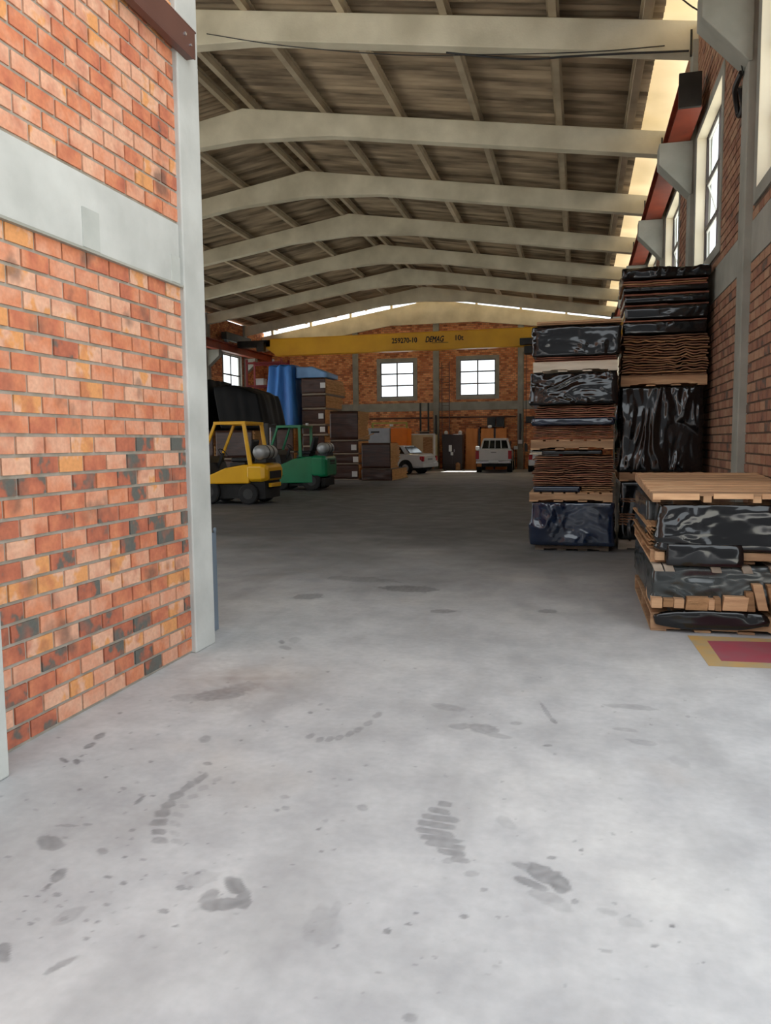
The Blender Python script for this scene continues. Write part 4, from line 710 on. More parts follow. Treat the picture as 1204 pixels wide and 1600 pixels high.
for i, (kind, hgt) in enumerate([('f', .16), ('s', .035), ('f', .17), ('s', .04), ('f', .10), ('s', .045), ('f', .07), ('s', .10)]):
    if kind == 'f': film_sheet(.55+.01*(i % 3), 1.60, yc-.005*i, yd-.05, zz, zz+hgt-.005, 'black_film', ['thick black film layer resting on the tan sheets by the window wall', '', 'black film layer above the first thin reddish sheets by the window wall', '', 'black film layer third up from the tan pile by the window wall', '', 'thin black film layer just under the topmost reddish sheets by the window wall'][i], 41+i, .022)
    else: sheets(.55, 1.60, yc-.01, yd-.05, zz, zz+hgt-.005, max(1, int(hgt/.03)), ['hide_red', 'hide_tan'], 'thin reddish sheet between black film layers by the window wall' if i < 7 else 'reddish sheet just below the ragged black film crown', 'thin sheets between black film' if i < 7 else 'sheets below the black crown', 50+i, wave=.5)
    zz += hgt
film_sheet(.54, 1.62, yc-.02, yd-.05, zz, zz+.13, 'black_film', 'ragged black film crown on the very top of the stack by the window wall', 61, .055, 'c')

# ---- low stack in the front, nearest to the camera
ye, yg = 6.28, 8.15; xa, xb = .56, 1.645
pallet(xa+.0, xb, ye, yg-.1, 0, 'pine pallet on the floor under the low front stack', 'wood', .145)
film_sheet(xa+.03, 1.40, ye-.04, ye+.02, .03, .18, 'black_film', 'dark film hanging over the floor pallet of the front stack', 74, .05, 'c', warp=lambda x, y, z: (x, y, z*(1-.55*min(1, abs(x)/.42)**3)+.05*min(1, abs(x+.05)/.42)**3))
# loose pallet boards showing between the two lowest bundles
bd = [(.56, .64, .19, .27, 0), (.645, .72, .20, .265, .004), (.725, .80, .195, .27, 0), (.81, .97, .185, .285, .01), (.975, 1.02, .19, .275, 0), (1.025, 1.07, .185, .29, -.01), (1.075, 1.25, .19, .30, .01), (1.255, 1.31, .19, .34, -.02), (1.33, 1.40, .20, .40, -.05), (1.44, 1.54, .145, .40, -.06)]
for i, (a, b, z0, z1, sk) in enumerate(bd):
    o = MB().hexa([(a-(a+b)/2, 0, 0), (b-(a+b)/2, 0, 0), (b-(a+b)/2, .5, 0), (a-(a+b)/2, .5, 0), (a-(a+b)/2+sk, -.01, z1-z0), (b-(a+b)/2+sk, -.01, z1-z0), (b-(a+b)/2+sk, .5, z1-z0), (a-(a+b)/2+sk, .5, z1-z0)]).build('board', M['hide_tan' if i % 2 else 'wood'], bevel=.004, loc=((a+b)/2, ye-.045, z0))
    tag(o, 'broken board end squeezed out below the grey-green film of the front stack', 'board', 'board ends below the grey-green film')
wrapped(xa+.01, xb, ye+.03, yg, .19, .53, 'green_film', 'grey-green film-wrapped bundle in the low front stack', 73, .03, 'h', flare=.0, warp=lambda x, y, z: (x, y, z+.10*max(0, x+.1)*(1-z/.34)))
pallet(xa-.005, xb, ye+.07, yg, .535, 'pine pallet in the middle of the low front stack', 'wood', .10, ndeck=8)
for i, x in enumerate((.56, .64, .98, 1.20, 1.40)):
    o = MB().hexa([(0, 0, -.055), (.07, 0, -.055), (.07, .4, -.055), (0, .4, -.055), (-.02, 0, 0), (.05, 0, 0), (.05, .4, 0), (-.02, .4, 0)]).build('board', M['wood_grey'], bevel=.003, loc=(x+.02, ye-.03, .533))
    tag(o, 'grey board end poking out below the middle pallet of the front stack', 'board', 'board ends below the middle pallet')
wrapped(xa+.06, xb-.03, ye, yg-.02, .64, 1.0, 'black_film', 'glossy black wrapped bundle right under the top pallet of the front stack', 79, .045, 'h', flare=.03)
film_sheet(.66, 1.20, ye-.05, ye+.06, .525, .70, 'black_film', 'black film flap hanging over the middle pallet of the front stack', 91, .04, 'c')
for bx0, bx1, bz0, bz1, bl in ((.58, .655, .56, .63, 'short pale block end at the corner of the middle front pallet'), (1.215, 1.64, .575, .635, 'long pale board edge right of the hanging film flap on the front stack')):
    o = MB().box(-(bx1-bx0)/2, (bx1-bx0)/2, 0, .06, 0, bz1-bz0).build('board', M['wood'], bevel=.004, loc=((bx0+bx1)/2, ye-.005, bz0)); tag(o, bl, 'board')
sheets(xa-.02, xa+.06, ye+.1, yg-.1, .64, .84, 7, 'hide_tan', 'tan sheet edge sticking out at the open end of the glossy black front bundle', 'sheet edges at the end of the front bundle', 24, split=0)
film_sheet(xa-.01, xa+.08, ye+.5, yg-.04, .70, 1.0, 'green_film', 'grey film flap hanging on the end of the front stack', 83, .02, 'v')
t = thing('pallet', 'upside-down pine pallet lying on top of the low front stack', 'pallet', (1.115, 7.25, 1.015))
def hz(y): return .045*(y+.95)     # the pallet rises slightly to the back
for i in range(9):
    y0_ = -.97+i*.215; y1_ = y0_+.15
    MB().hexa([(-.56, y0_, .05+hz(y0_)), (.56, y0_, .05+hz(y0_)), (.56, y1_, .05+hz(y1_)), (-.56, y1_, .05+hz(y1_)), (-.56, y0_, .07+hz(y0_)), (.56, y0_, .07+hz(y0_)), (.56, y1_, .07+hz(y1_)), (-.56, y1_, .07+hz(y1_))]).build('deck_board', M['wood'], t, bevel=.003)
for x in (-.56, -.19, .16, .50):
    MB().hexa([(x, -.97, .0), (x+.06, -.97, .0), (x+.06, .97, .07), (x, .97, .07), (x, -.97, .05), (x+.06, -.97, .05), (x+.06, .97, .05+hz(.97)), (x, .97, .05+hz(.97))]).build('stringer', M['wood'], t, bevel=.003)
MB().box(-.56, -.22, -.99, -.97, .02, .07).box(-.12, .16, -.99, -.97, .03, .07).box(.22, .56, -.99, -.97, .03, .07).build('edge_board', M['wood'], t, bevel=.003)
# painted field on the floor
t = thing('floor_marking', 'worn painted floor field, red with a yellow border, before the front stack', 'floor marking', (1.3, 5.75, 0))
MB().hexa([(-.45, -.40, .0005), (.45, -.34, .0005), (.45, .45, .0005), (-.48, .42, .0005), (-.45, -.40, .0015), (.45, -.34, .0015), (.45, .45, .0015), (-.48, .42, .0015)]).build('border', M['mark_yellow'], t)
MB().hexa([(-.35, -.26, .0015), (.45, -.22, .0015), (.45, .38, .0015), (-.36, .28, .0015), (-.35, -.26, .002), (.45, -.22, .002), (.45, .38, .002), (-.36, .28, .002)]).build('panel', M['mark_red'], t)

# ------------------------------------------------------------------ bundles on the left side
def bundle(x0, x1, y0, y1, z0, z1, label, papers=(), front='brown_film', core='tan_core', seed=0, front_gap=0, pallet_h=.06, group=None):
    t = thing('sheet_bundle', label, 'sheet bundle', ((x0+x1)/2, (y0+y1)/2, z0), 0, group)
    rnd = random.Random(seed); hx, hy, H = (x1-x0)/2, (y1-y0)/2, z1-z0
    mb = MB(); n = max(3, int((H-pallet_h)/.055))
    for i in range(n):
        a = pallet_h+(H-pallet_h)*i/n; b = pallet_h+(H-pallet_h)*(i+.86)/n; j = rnd.uniform(-.03, .03); s = .05*math.sin(i*.35+seed)
        mb.box(-hx+.02, hx+j+s, -hy+.03, hy+j, a, b); 
    mb.box(-hx+.04, hx-.06, -hy+.05, hy-.05, pallet_h, H-.01)
    mb.build('sheets', M[core], t, bevel=0)
    MB().box(-hx, hx, -hy, hy, 0, .02).box(-hx, hx, -hy, -hy+.06, .02, pallet_h).box(-hx, hx, hy-.06, hy, .02, pallet_h).box(hx-.06, hx, -hy+.06, hy-.06, .02, pallet_h).build('pallet_base', M['wood_grey'], t)
    fb = MB(); nx_ = 24; nz_ = 10; pts = []
    for k in range(nz_):
        for i in range(nx_):
            x = -hx-.01+(2*hx)*i/(nx_-1); z = pallet_h+(H-pallet_h)*k/(nz_-1)
            pts.append((x, -hy-.02+.018*nz(Vector((x*3+seed, z*9, seed))), z))
    o = fb.grid(pts, nx_, nz_).build('wrap', M[front], t, smooth=True); sm = o.modifiers.new('thickness', 'SOLIDIFY'); sm.thickness = .02
    if H > .4: MB().box(-hx, hx-.1, -hy, hy, H, H+.012).build('cover', M['black_cloth'], t)
    for (px, pz) in papers:
        pz = min(pz, H-.15)
        MB().box(px-.11, px+.11, -hy-.06, -hy-.05, pz-.11, pz+.11).build('paper_label', M['paper'], t)
    return t
# D: mixed stack under the light blue tarpaulin
dl = [(0, .72), (.73, 1.32), (1.33, 1.80), (1.81, 2.22), (2.23, 2.90), (2.91, 3.50), (3.51, 4.22)]
dn = ['bottom bundle of the stack under the light blue tarp, behind the green forklift', 'second bundle up in the stack under the light blue tarp', 'third bundle up in the stack under the light blue tarp', 'fourth bundle up under the light blue tarp, level with the green forklift roof', 'fifth bundle up with white paper label, under the light blue tarp', 'dark bundle second from the top under the light blue tarp', 'topmost bundle directly under the light blue tarp']
for i, (a, b) in enumerate(dl):
    bundle(-11.42, -10.36+.08*(i % 2)-.04*(i % 3), 31.0, 33.7-.5*(i % 2), a, b, dn[i], [(.34, .4)] if i in (0, 1, 3, 4) else ([(.42, .4)] if i == 6 else []), seed=i+1, pallet_h=.08)
o = film_block('tarpaulin', M['tarp_light'], None, -.70, .72, -1.25, .2, 0, .5, .04, 't', 5, .06, .08, loc=(-11.0, 32.3, 4.24), warp=lambda x, y, z: (x, y, z*(.95-.8*max(0, x)))); tag(o, 'light blue tarpaulin sloping over the stack beside the dark blue one', 'tarpaulin')
# blue tarp stack to its left
bundle(-12.9, -11.85, 31.05, 33.2, 0, 1.1, 'bottom bundle of the stack under the dark blue tarp', seed=21)
bundle(-12.9, -11.85, 31.05, 33.2, 1.11, 2.15, 'second bundle of the stack under the dark blue tarp', seed=22)
o = film_block('tarpaulin', M['tarp_blue'], None, -.55, .50, -1.15, 1.0, 0, 2.62, .13, 't', 9, .045, .12, flare=.2, loc=(-12.30, 32.0, 2.17), warp=lambda x, y, z: (x-.12*max(0, 1-z/2.6)*(x < 0), y, z)); tag(o, 'dark blue tarpaulin hanging in long folds over a tall stack', 'tarpaulin')
# E
for i, (a, b, lab, pp) in enumerate([(0, .62, 'bottom bundle of the tall stack just left of the square brown bundle', [(.42, .25)]), (.63, 1.02, 'thin bundle second from the floor in the stack behind the green forklift rear', [(.47, .2)]), (1.03, 1.55, 'dark bundle third from the floor behind the green forklift gas cylinder', [(.40, .28)]), (1.56, 2.75, 'big brown bundle with tan side on top of the stack right of the green forklift', [])]):
    bundle(-9.72, -8.55, 29.6, 31.1, a, b, lab, pp, seed=30+i)
# F
bundle(-8.2, -6.98, 28.8, 31.6, 0, .45, 'low bottom bundle with shiny wrap beside the white sedan', seed=41, pallet_h=.03)
bundle(-8.2, -7.05, 28.85, 30.3, .46, 1.47, 'square brown bundle with tan side next to the white sedan', seed=42, pallet_h=.03)
o = MB().bar((-8.35, 28.9, 1.62), (-7.75, 29.0, 1.85), .12, .04).build('board', M['wood'], bevel=.004); tag(o, 'short board leaning on the square brown bundle', 'board')
# G: black covered pile behind the yellow forklift
for i, (x0, x1) in enumerate([(-13.7, -12.2), (-12.1, -10.75)]):
    for j, (a, b) in enumerate([(0, .95), (.96, 1.95)]):
        bundle(x0, x1, 24.3, 26.2, a, b, [['floor bundle behind the mast of the yellow forklift', 'upper bundle under the left black tarp'], ['floor bundle seen through the yellow forklift cab', 'upper bundle under the right black tarp']][i][j], seed=50+i*2+j)
o = film_block('tarpaulin', M['black_cloth'], None, -.95, .62, -1.05, 1.0, 0, 1.75, .06, 't', 15, .06, .3, loc=(-12.9, 25.2, 1.98)); tag(o, 'black tarpaulin over the pile beside the pale column, with a paper label', 'tarpaulin')
MB().box(.38, .58, -1.36, -1.34, 1.15, 1.42).build('paper_label', M['paper'], o)
o = film_block('tarpaulin', M['black_cloth'], None, -.80, .85, -1.05, 1.0, 0, 1.5, .07, 't', 19, .06, .3, loc=(-11.35, 25.2, 1.98), warp=lambda x, y, z: (x+.25*max(0, 1-z/1.5), y, z*(1-.22*max(0, x)))); tag(o, 'black tarpaulin sloping down to the right above the yellow forklift', 'tarpaulin')

# red pallet rack in the far left corner
t = thing('pallet_rack', 'red steel pallet rack in the far left corner', 'rack', (-15.9, 38.4, 0))
for x in (-1.1, .85):
    for y in (-.5, .5): MB().box(x-.05, x+.05, y-.04, y+.04, 0, 5.9).build('upright', M['redsteel'], t)
for z in (1.6, 3.3, 4.55, 5.75):
    MB().box(-1.05, .8, -.55, -.46, z-.1, z).box(-1.05, .8, .46, .55, z-.1, z).box(-1.05, .8, -.46, .46, z-.03, z).build('shelf', M['redsteel'], t)
rr = random.Random(4)
for i, (x, z, s, lab) in enumerate([(-.35, 4.55, .42, 'white box on the rack shelf in the far left corner'), (.35, 5.75, .16, 'small white tin on the top rack shelf'), (.35, 4.55, .2, 'white canister beside the white box on the rack shelf'), (.4, 3.3, .22, 'white tin on the lower rack shelf'), (.0, 3.3, .3, 'dark crate on the lower rack shelf')]):
    tall = .5 if i == 2 else s*.8
    if i in (0, 4): o = MB().box(-s/2, s/2, -s/2, s/2, 0, tall-.05).box(-s/2-.01, s/2+.01, -s/2-.01, s/2+.01, tall-.05, tall).build('box', M['paper' if i == 0 else 'steel_dark'], loc=(-15.9+x, 38.0, z), bevel=.008)
    else: o = MB().tube([(0, 0, 0), (0, 0, .01), (0, 0, tall*.85), (0, 0, tall*.87), (0, 0, tall)], [s*.35, s*.38, s*.38, s*.2, s*.18], 12).build('canister', M['paper'], loc=(-15.9+x, 38.0, z))
    tag(o, lab, 'box' if i in (0, 4) else 'canister')
for i in range(5):
    o = MB().tube([(0, 0, 0), (0, 0, .01), (0, 0, .2), (0, 0, .25)], [.07, .09, .09, .03], 10).build('can', M['chrome' if i % 2 else 'paper'], loc=(-14.72, 36.4+.3*i, [3.9, 4.9, 3.9, 4.9, 3.4][i]-.0)); tag(o, 'small bright can on the narrow red shelf behind the dark blue tarp', 'can', 'cans on the narrow red shelf')
t = thing('shelf_unit', 'narrow dark red shelf unit behind the dark blue tarp', 'shelf', (-14.6, 37.1, 0))
for y in (-1.2, 1.2):
    for x in (-.25, .25): MB().box(x-.03, x+.03, y-.03, y+.03, 0, 5.4).build('upright', M['redsteel'], t)
for z in (2.4, 3.4, 3.9, 4.9): MB().box(-.22, .22, -1.17, 1.17, z-.04, z).build('shelf', M['redsteel'], t)
# ------------------------------------------------------------------ forklifts (local +x forward, rear face at x=0)
def forklift(label, loc, rz, paint, p):
    t = thing('forklift', label, 'forklift', loc, rz); P = M[paint]; hw = p['hw']; zb = p['zb']; zt = p['zt']; L = 2.0
    # counterweight with rounded back
    secs = []
    for x, w, z0, z1 in ((0, hw*.80, zb+.06, zt-.06), (.05, hw*.93, zb+.02, zt-.01), (.14, hw, zb, zt+.02), (.42, hw, zb, zt+.03), (.5, hw, zb+.05, zt)):
        c = .07; secs.append([(x, -w+c, z0), (x, w-c, z0), (x, w, z0+c), (x, w, z1-c), (x, w-c, z1), (x, -w+c, z1), (x, -w, z1-c), (x, -w, z0+c)])
    cw = MB().loft(secs).build('counterweight', P, t, bevel=.02)
    if p['grill']:
        MB().box(-.012, .02, -hw*.62, hw*.62, zb+.07, zt-.16).box(.0, .3, -hw-.006, -hw+.02, zb+.09, zb+.1).build('grille', M['seat'], cw, bevel=.01)
        MB().box(-.02, .05, -hw*.55, hw*.55, zb-.14, zb-.04).build('tow_bar', P, cw, bevel=.01)
    else:
        MB().box(-.01, .02, -hw*.5, hw*.3, zt-.2, zt-.12).box(-.01, .02, -hw*.5, hw*.3, zt-.26, zt-.22).build('grille', M['seat'], cw, bevel=.005)
        MB().box(.12, .3, -hw-.004, -hw+.01, zb+.28, zb+.3).build('trim_strip', M['chrome'], cw)
    # side body: floor pan dips under the door opening
    sb = p['side_bottom']
    prof = [(.46, sb), (1.72, sb-.02), (1.86, sb+.1), (1.86, zt-.2), (1.6, zt-.28), (1.1, zt-.08), (.62, zt), (.46, zt)]
    MB().prism(prof, 'y', -hw+.01, hw-.01).build('body', P, t, bevel=.03)
    MB().prism([(.62, zt-.0), (1.05, zt-.06), (1.05, zt+.05), (.62, zt+.06)], 'y', -hw*.7, hw*.7).build('engine_hood', M['seat'], t, bevel=.02)
    st = thing_part_seat(t, zt)
    # steering column, levers, dash
    MB().bar((1.62, 0, zt-.25), (1.42, 0, zt+.28), .06).tube([(1.42+.17*math.cos(a)*.5, .17*math.sin(a), zt+.29+.17*math.cos(a)*.6) for a in [2*PI*i/12 for i in range(13)]], .013, 6).build('steering_wheel', M['seat'], t)
    MB().prism([(1.5, zt-.3), (1.9, zt-.3), (1.9, zt+.12), (1.78, zt+.22), (1.58, zt+.05)], 'y', -hw*.85, hw*.85).build('dashboard', M['seat'], t, bevel=.03)
    MB().tube([(1.6, -.3, zt), (1.56, -.3, zt+.2)], .012).tube([(1.6, -.36, zt), (1.56, -.36, zt+.2)], .012).build('lever', M['steel_dark'], t)
    # overhead guard
    ht = p['ht']; rb, rt_, ft, fb = p['rear_bottom'], p['rear_top'], p['front_top'], p['front_bottom']
    g = hw-.06
    for s in (-1, 1):
        MB().hexa([(rb-.05, s*g-.03, zt-.02), (rb+.06, s*g-.03, zt-.02), (rb+.06, s*g+.03, zt-.02), (rb-.05, s*g+.03, zt-.02), (rt_-.04, s*g-.03, ht), (rt_+.05, s*g-.03, ht), (rt_+.05, s*g+.03, ht), (rt_-.04, s*g+.03, ht)]).build('rear_pillar', P, t, bevel=.012)
        MB().bar((ft, s*g, ht-.02), (fb, s*g, zt+.3), .07, .055, up=(0, 1, 0)).bar((fb, s*g, zt+.32), (fb+.12, s*g, zt-.2), .07, .055, up=(0, 1, 0)).build('front_pillar', P, t, bevel=.01)
    rf = MB().box(rt_-.05, ft+.04, -g-.035, -g+.03, ht-.06, ht+.02).box(rt_-.05, ft+.04, g-.03, g+.035, ht-.06, ht+.02).box(rt_-.05, rt_+.04, -g+.03, g-.03, ht-.05, ht+.02).box(ft-.05, ft+.04, -g+.03, g-.03, ht-.05, ht+.02)
    rf = rf.build('overhead_guard', P, t, bevel=.01)
    for i in range(5): MB().box(rt_+.04, ft-.05, -g+.12+i*.2*g/.5-.012, -g+.12+i*.2*g/.5+.012, ht-.03, ht+.01).build('guard_bar', P, rf)
    if p['grill']:
        MB().box(rt_-.07, rt_-.03, -g-.05, -g+.02, ht-.52, ht-.28).build('tail_lamp', M['seat'], t, bevel=.008)
    # mast, carriage and forks
    for s in (-1, 1): MB().box(L+.02, L+.16, s*.32-.05, s*.32+.05, .08, p['mast']).build('mast_rail', M['steel_dark'], t, bevel=.006)
    for z in (.3, 1.2, p['mast']-.08): MB().box(L+.03, L+.14, -.27, .27, z-.05, z+.05).build('mast_crossbar', M['steel_dark'], t)
    MB().tube([(L+.09, .0, .1), (L+.09, .0, p['mast']-.1)], .035).build('lift_cylinder', M['chrome'], t)
    for s in (-1, 1): MB().box(L+.18, L+.23, s*.25-.06, s*.25+.06, .06, .6).box(L+.18, L+1.2, s*.25-.06, s*.25+.06, .03, .06).build('fork', M['steel_dark'], t)
    MB().box(L+.16, L+.19, -.5, .5, .3, .38).box(L+.16, L+.19, -.5, .5, .52, .6).build('carriage', M['steel_dark'], t)
    # gas cylinder lying across the counterweight
    tx, tz = p['tank']; r = .18
    tk = MB().tube([(tx, -.44, tz), (tx, -.425, tz), (tx, -.36, tz), (tx, .36, tz), (tx, .425, tz), (tx, .44, tz)], [.07, .12, r, r, .12, .07], 20).build('gas_cylinder', M['tank'], t, smooth=True)
    for y in (-.15, .12): MB().tube([(tx, y-.02, tz), (tx, y+.02, tz)], r+.008, 20).build('strap', M['steel_dark'], tk)
    MB().tube([(tx, -.5, tz), (tx, -.44, tz)], r*.75, 18).build('collar', M['tank'], tk)
    MB().box(tx-.15, tx+.15, -.32, .32, tz-r-.08, tz-r+.02).build('cylinder_bracket', M['seat'], t, bevel=.01)
    # chassis and wheels
    MB().box(.08, 1.85, -hw+.12, hw-.12, .14, sb+.15).build('chassis', M['rubber'], t)
    for x, r_ in ((p['rw'], p['rr']), (1.58, .31)):
        for s in (-1, 1):
            y0 = s*(hw-.02); y1 = s*(hw-.24)
            w = MB().tube([(x, y0, r_), (x, y0-s*.02, r_), (x, y1+s*.02, r_), (x, y1, r_)], [r_*.9, r_, r_, r_*.9], 26).build('wheel', M['rubber'], t)
            MB().tube([(x, y0+s*.003, r_), (x, y0-s*.03, r_)], [r_*.5, r_*.52], 18).build('hub', M['rim'], w)
    if not p['grill']:
        MB().tube([(rt_+.1, -g+.1, ht+.02), (rt_+.1, -g+.1, ht+.1)], .05, 10).build('beacon', M['paper'], t)
        MB().prism([(.45, sb-.04), (1.1, sb-.04), (1.1, sb), (.45, sb)], 'y', -hw-.02, -hw+.1).build('step', M['rim'], t)
    return t
def thing_part_seat(t, zt):
    s = MB().box(.62, 1.1, -.24, .24, zt+.06, zt+.17).build('seat', M['seat'], t, bevel=.04)
    MB().hexa([(.58, -.22, zt+.15), (.70, -.22, zt+.15), (.70, .22, zt+.15), (.58, .22, zt+.15), (.48, -.2, zt+.62), (.57, -.2, zt+.62), (.57, .2, zt+.62), (.48, .2, zt+.62)]).build('backrest', M['seat'], s, bevel=.04)
    return s
forklift('yellow forklift with a grey gas cylinder, partly hidden by the pale column', (-7.42, 18.1, 0), PI, 'yellow', dict(hw=.6, zb=.56, zt=.98, side_bottom=.52, ht=2.03, rear_bottom=.42, rear_top=.58, front_top=1.34, front_bottom=1.66, mast=2.15, tank=(.26, 1.28), rw=.5, rr=.26, grill=True))
forklift('green forklift with gas cylinder, parked behind the yellow one', (-7.72, 23.6, 0), PI, 'green', dict(hw=.6, zb=.42, zt=1.08, side_bottom=.24, ht=2.05, rear_bottom=.86, rear_top=.88, front_top=1.62, front_bottom=1.85, mast=2.15, tank=(.2, 1.33), rw=.5, rr=.30, grill=False))

# ------------------------------------------------------------------ cars (local +x forward, rear bumper at x=0)
def wheels(t, xs, hw, r, w=.2):
    for x in xs:
        for s in (-1, 1):
            y0, y1 = s*(hw+.012), s*(hw-w)
            MB().tube([(x, s*(hw+.004), r+.03), (x, s*(hw-.1), r+.03)], r+.06, 26).build('wheel_arch', M['rubber'], t)
            wh = MB().tube([(x, y0, r), (x, y0-s*.02, r), (x, y1, r)], [r*.93, r, r], 26).build('wheel', M['rubber'], t)
            MB().tube([(x, y0+s*.004, r), (x, y0-s*.03, r)], [r*.58, r*.6], 18).build('hub_cap', M['tank'], wh)
def sec(x, zs, ws):
    pts = [(x, w, z) for z, w in zip(zs, ws)]
    return [(x, -w, z) for _, w, z in pts]+[(x, w, z) for _, w, z in reversed(pts)]
def glass_quad(name, parent, q, mat='carglass', th=.012):
    q = [Vector(a) for a in q]; n = (q[1]-q[0]).cross(q[3]-q[0]).normalized()*th
    return MB().hexa([q[0]-n, q[1]-n, q[2]-n, q[3]-n, q[0]+n, q[1]+n, q[2]+n, q[3]+n]).build(name, M[mat], parent)
def sedan(label, loc, rz, paint='carwhite', tall=1.0):
    t = thing('car', label, 'car', loc, rz); P = M[paint]
    S = [(0.0, .36, .60, .74, .75), (.06, .32, .60, .86, .80), (.25, .30, .60, .95, .83), (.75, .30, .60, .97, .835), (1.4, .24, .60, .93, .84), (2.9, .24, .60, .92, .84), (3.5, .18, .58, .84, .82), (4.0, .22, .55, .74, .78), (4.15, .30, .5, .62, .66)]
    secs = []
    for x, zb, zm, zt, w in S:
        secs.append(sec(x, [zb, zb+.08, zm, zt-.06, zt], [w-.08, w-.01, w, w-.05, w-.16]))
    MB().loft(secs).build('body', P, t, bevel=.012, smooth=False)
    # cabin
    b = [(.74, .95, .66), (1.12, 1.33*tall, .53), (2.35, 1.35*tall, .53), (3.1, .90, .66)]
    lo = [(.66, .93, .70), (1.05, .93, .70), (2.3, .92, .70), (3.2, .86, .68)]
    cb = MB(); secs = []
    for (xa, za, wa), (xb, zb, wb) in zip(lo, b):
        secs.append([(xa, -wa, za-.02), (xa, wa, za-.02), (xb, wb, zb), (xb, -wb, zb)])
    cb.loft(secs); cb.build('cabin', P, t, bevel=.03)
    H = 1.33*tall
    def L(p, q, a): return tuple(p[i]+(q[i]-p[i])*a for i in range(3))
    # rear window
    bl, br_, tr, tl = (.66, -.66, .93), (.66, .66, .93), (1.12, .5, H), (1.12, -.5, H)
    glass_quad('rear_window', t, [L(bl, tl, .14), L(br_, tr, .14), L(br_, tr, .88), L(bl, tl, .88)], th=.02)
    bl, br_, tr, tl = (3.2, -.62, .86), (3.2, .62, .86), (2.35, .5, H), (2.35, -.5, H)
    glass_quad('windshield', t, [L(bl, tl, .1), L(br_, tr, .1), L(br_, tr, .9), L(bl, tl, .9)], th=.02)
    for s in (-1, 1):
        lo_ = lambda x: (x, s*.698, .96); hi = lambda x: (x, s*.545, H-.07)
        for nm, q in (('side_window', [lo_(.98), lo_(1.28), hi(1.34), hi(1.27)]), ('side_window', [lo_(1.36), lo_(2.02), hi(1.92), hi(1.42)]), ('side_window', [lo_(2.1), lo_(2.9), hi(2.4), hi(2.0)])):
            glass_quad(nm, t, q, th=.014)
        MB().box(-.012, .16, s*.70-.09, s*.70+.09, .60, .84).build('tail_light', M['taillight'], t, bevel=.02)
        MB().box(2.72, 2.86, s*.84-.06, s*.84+.1, .92, 1.04).build('wing_mirror', P, t, bevel=.02)
        MB().box(1.5, 1.62, s*.84-.01, s*.84+.012, .76, .79).build('door_handle', M['steel_dark'], t)
        MB().box(2.02, 2.03, s*.835-.01, s*.835+.007, .3, .9).build('door_gap', M['steel_dark'], t)
    bp = MB().box(-.06, .18, -.80, .80, .32, .54).build('rear_bumper', P, t, bevel=.04)
    MB().box(-.018, .03, -.22, .22, .66, .74).build('number_plate', M['steel_grey'], t)
    MB().box(.3, 4.0, -.6, .6, .18, .32).build('underbody', M['rubber'], t)
    wheels(t, (.86, 3.3), .848, .30)
    return t
def face(hx, hy): return math.atan2(hy, hx)
sedan('white four-door sedan seen from behind, beside the brown bundles', (-6.76, 35.4, 0), face(-.965, .26))
sedan('white car mostly hidden behind the left tall stack, only its rear corner showing', (-1.55, 37.2, 0), face(.02, 1), tall=1.12).scale = (.9, 1, 1)
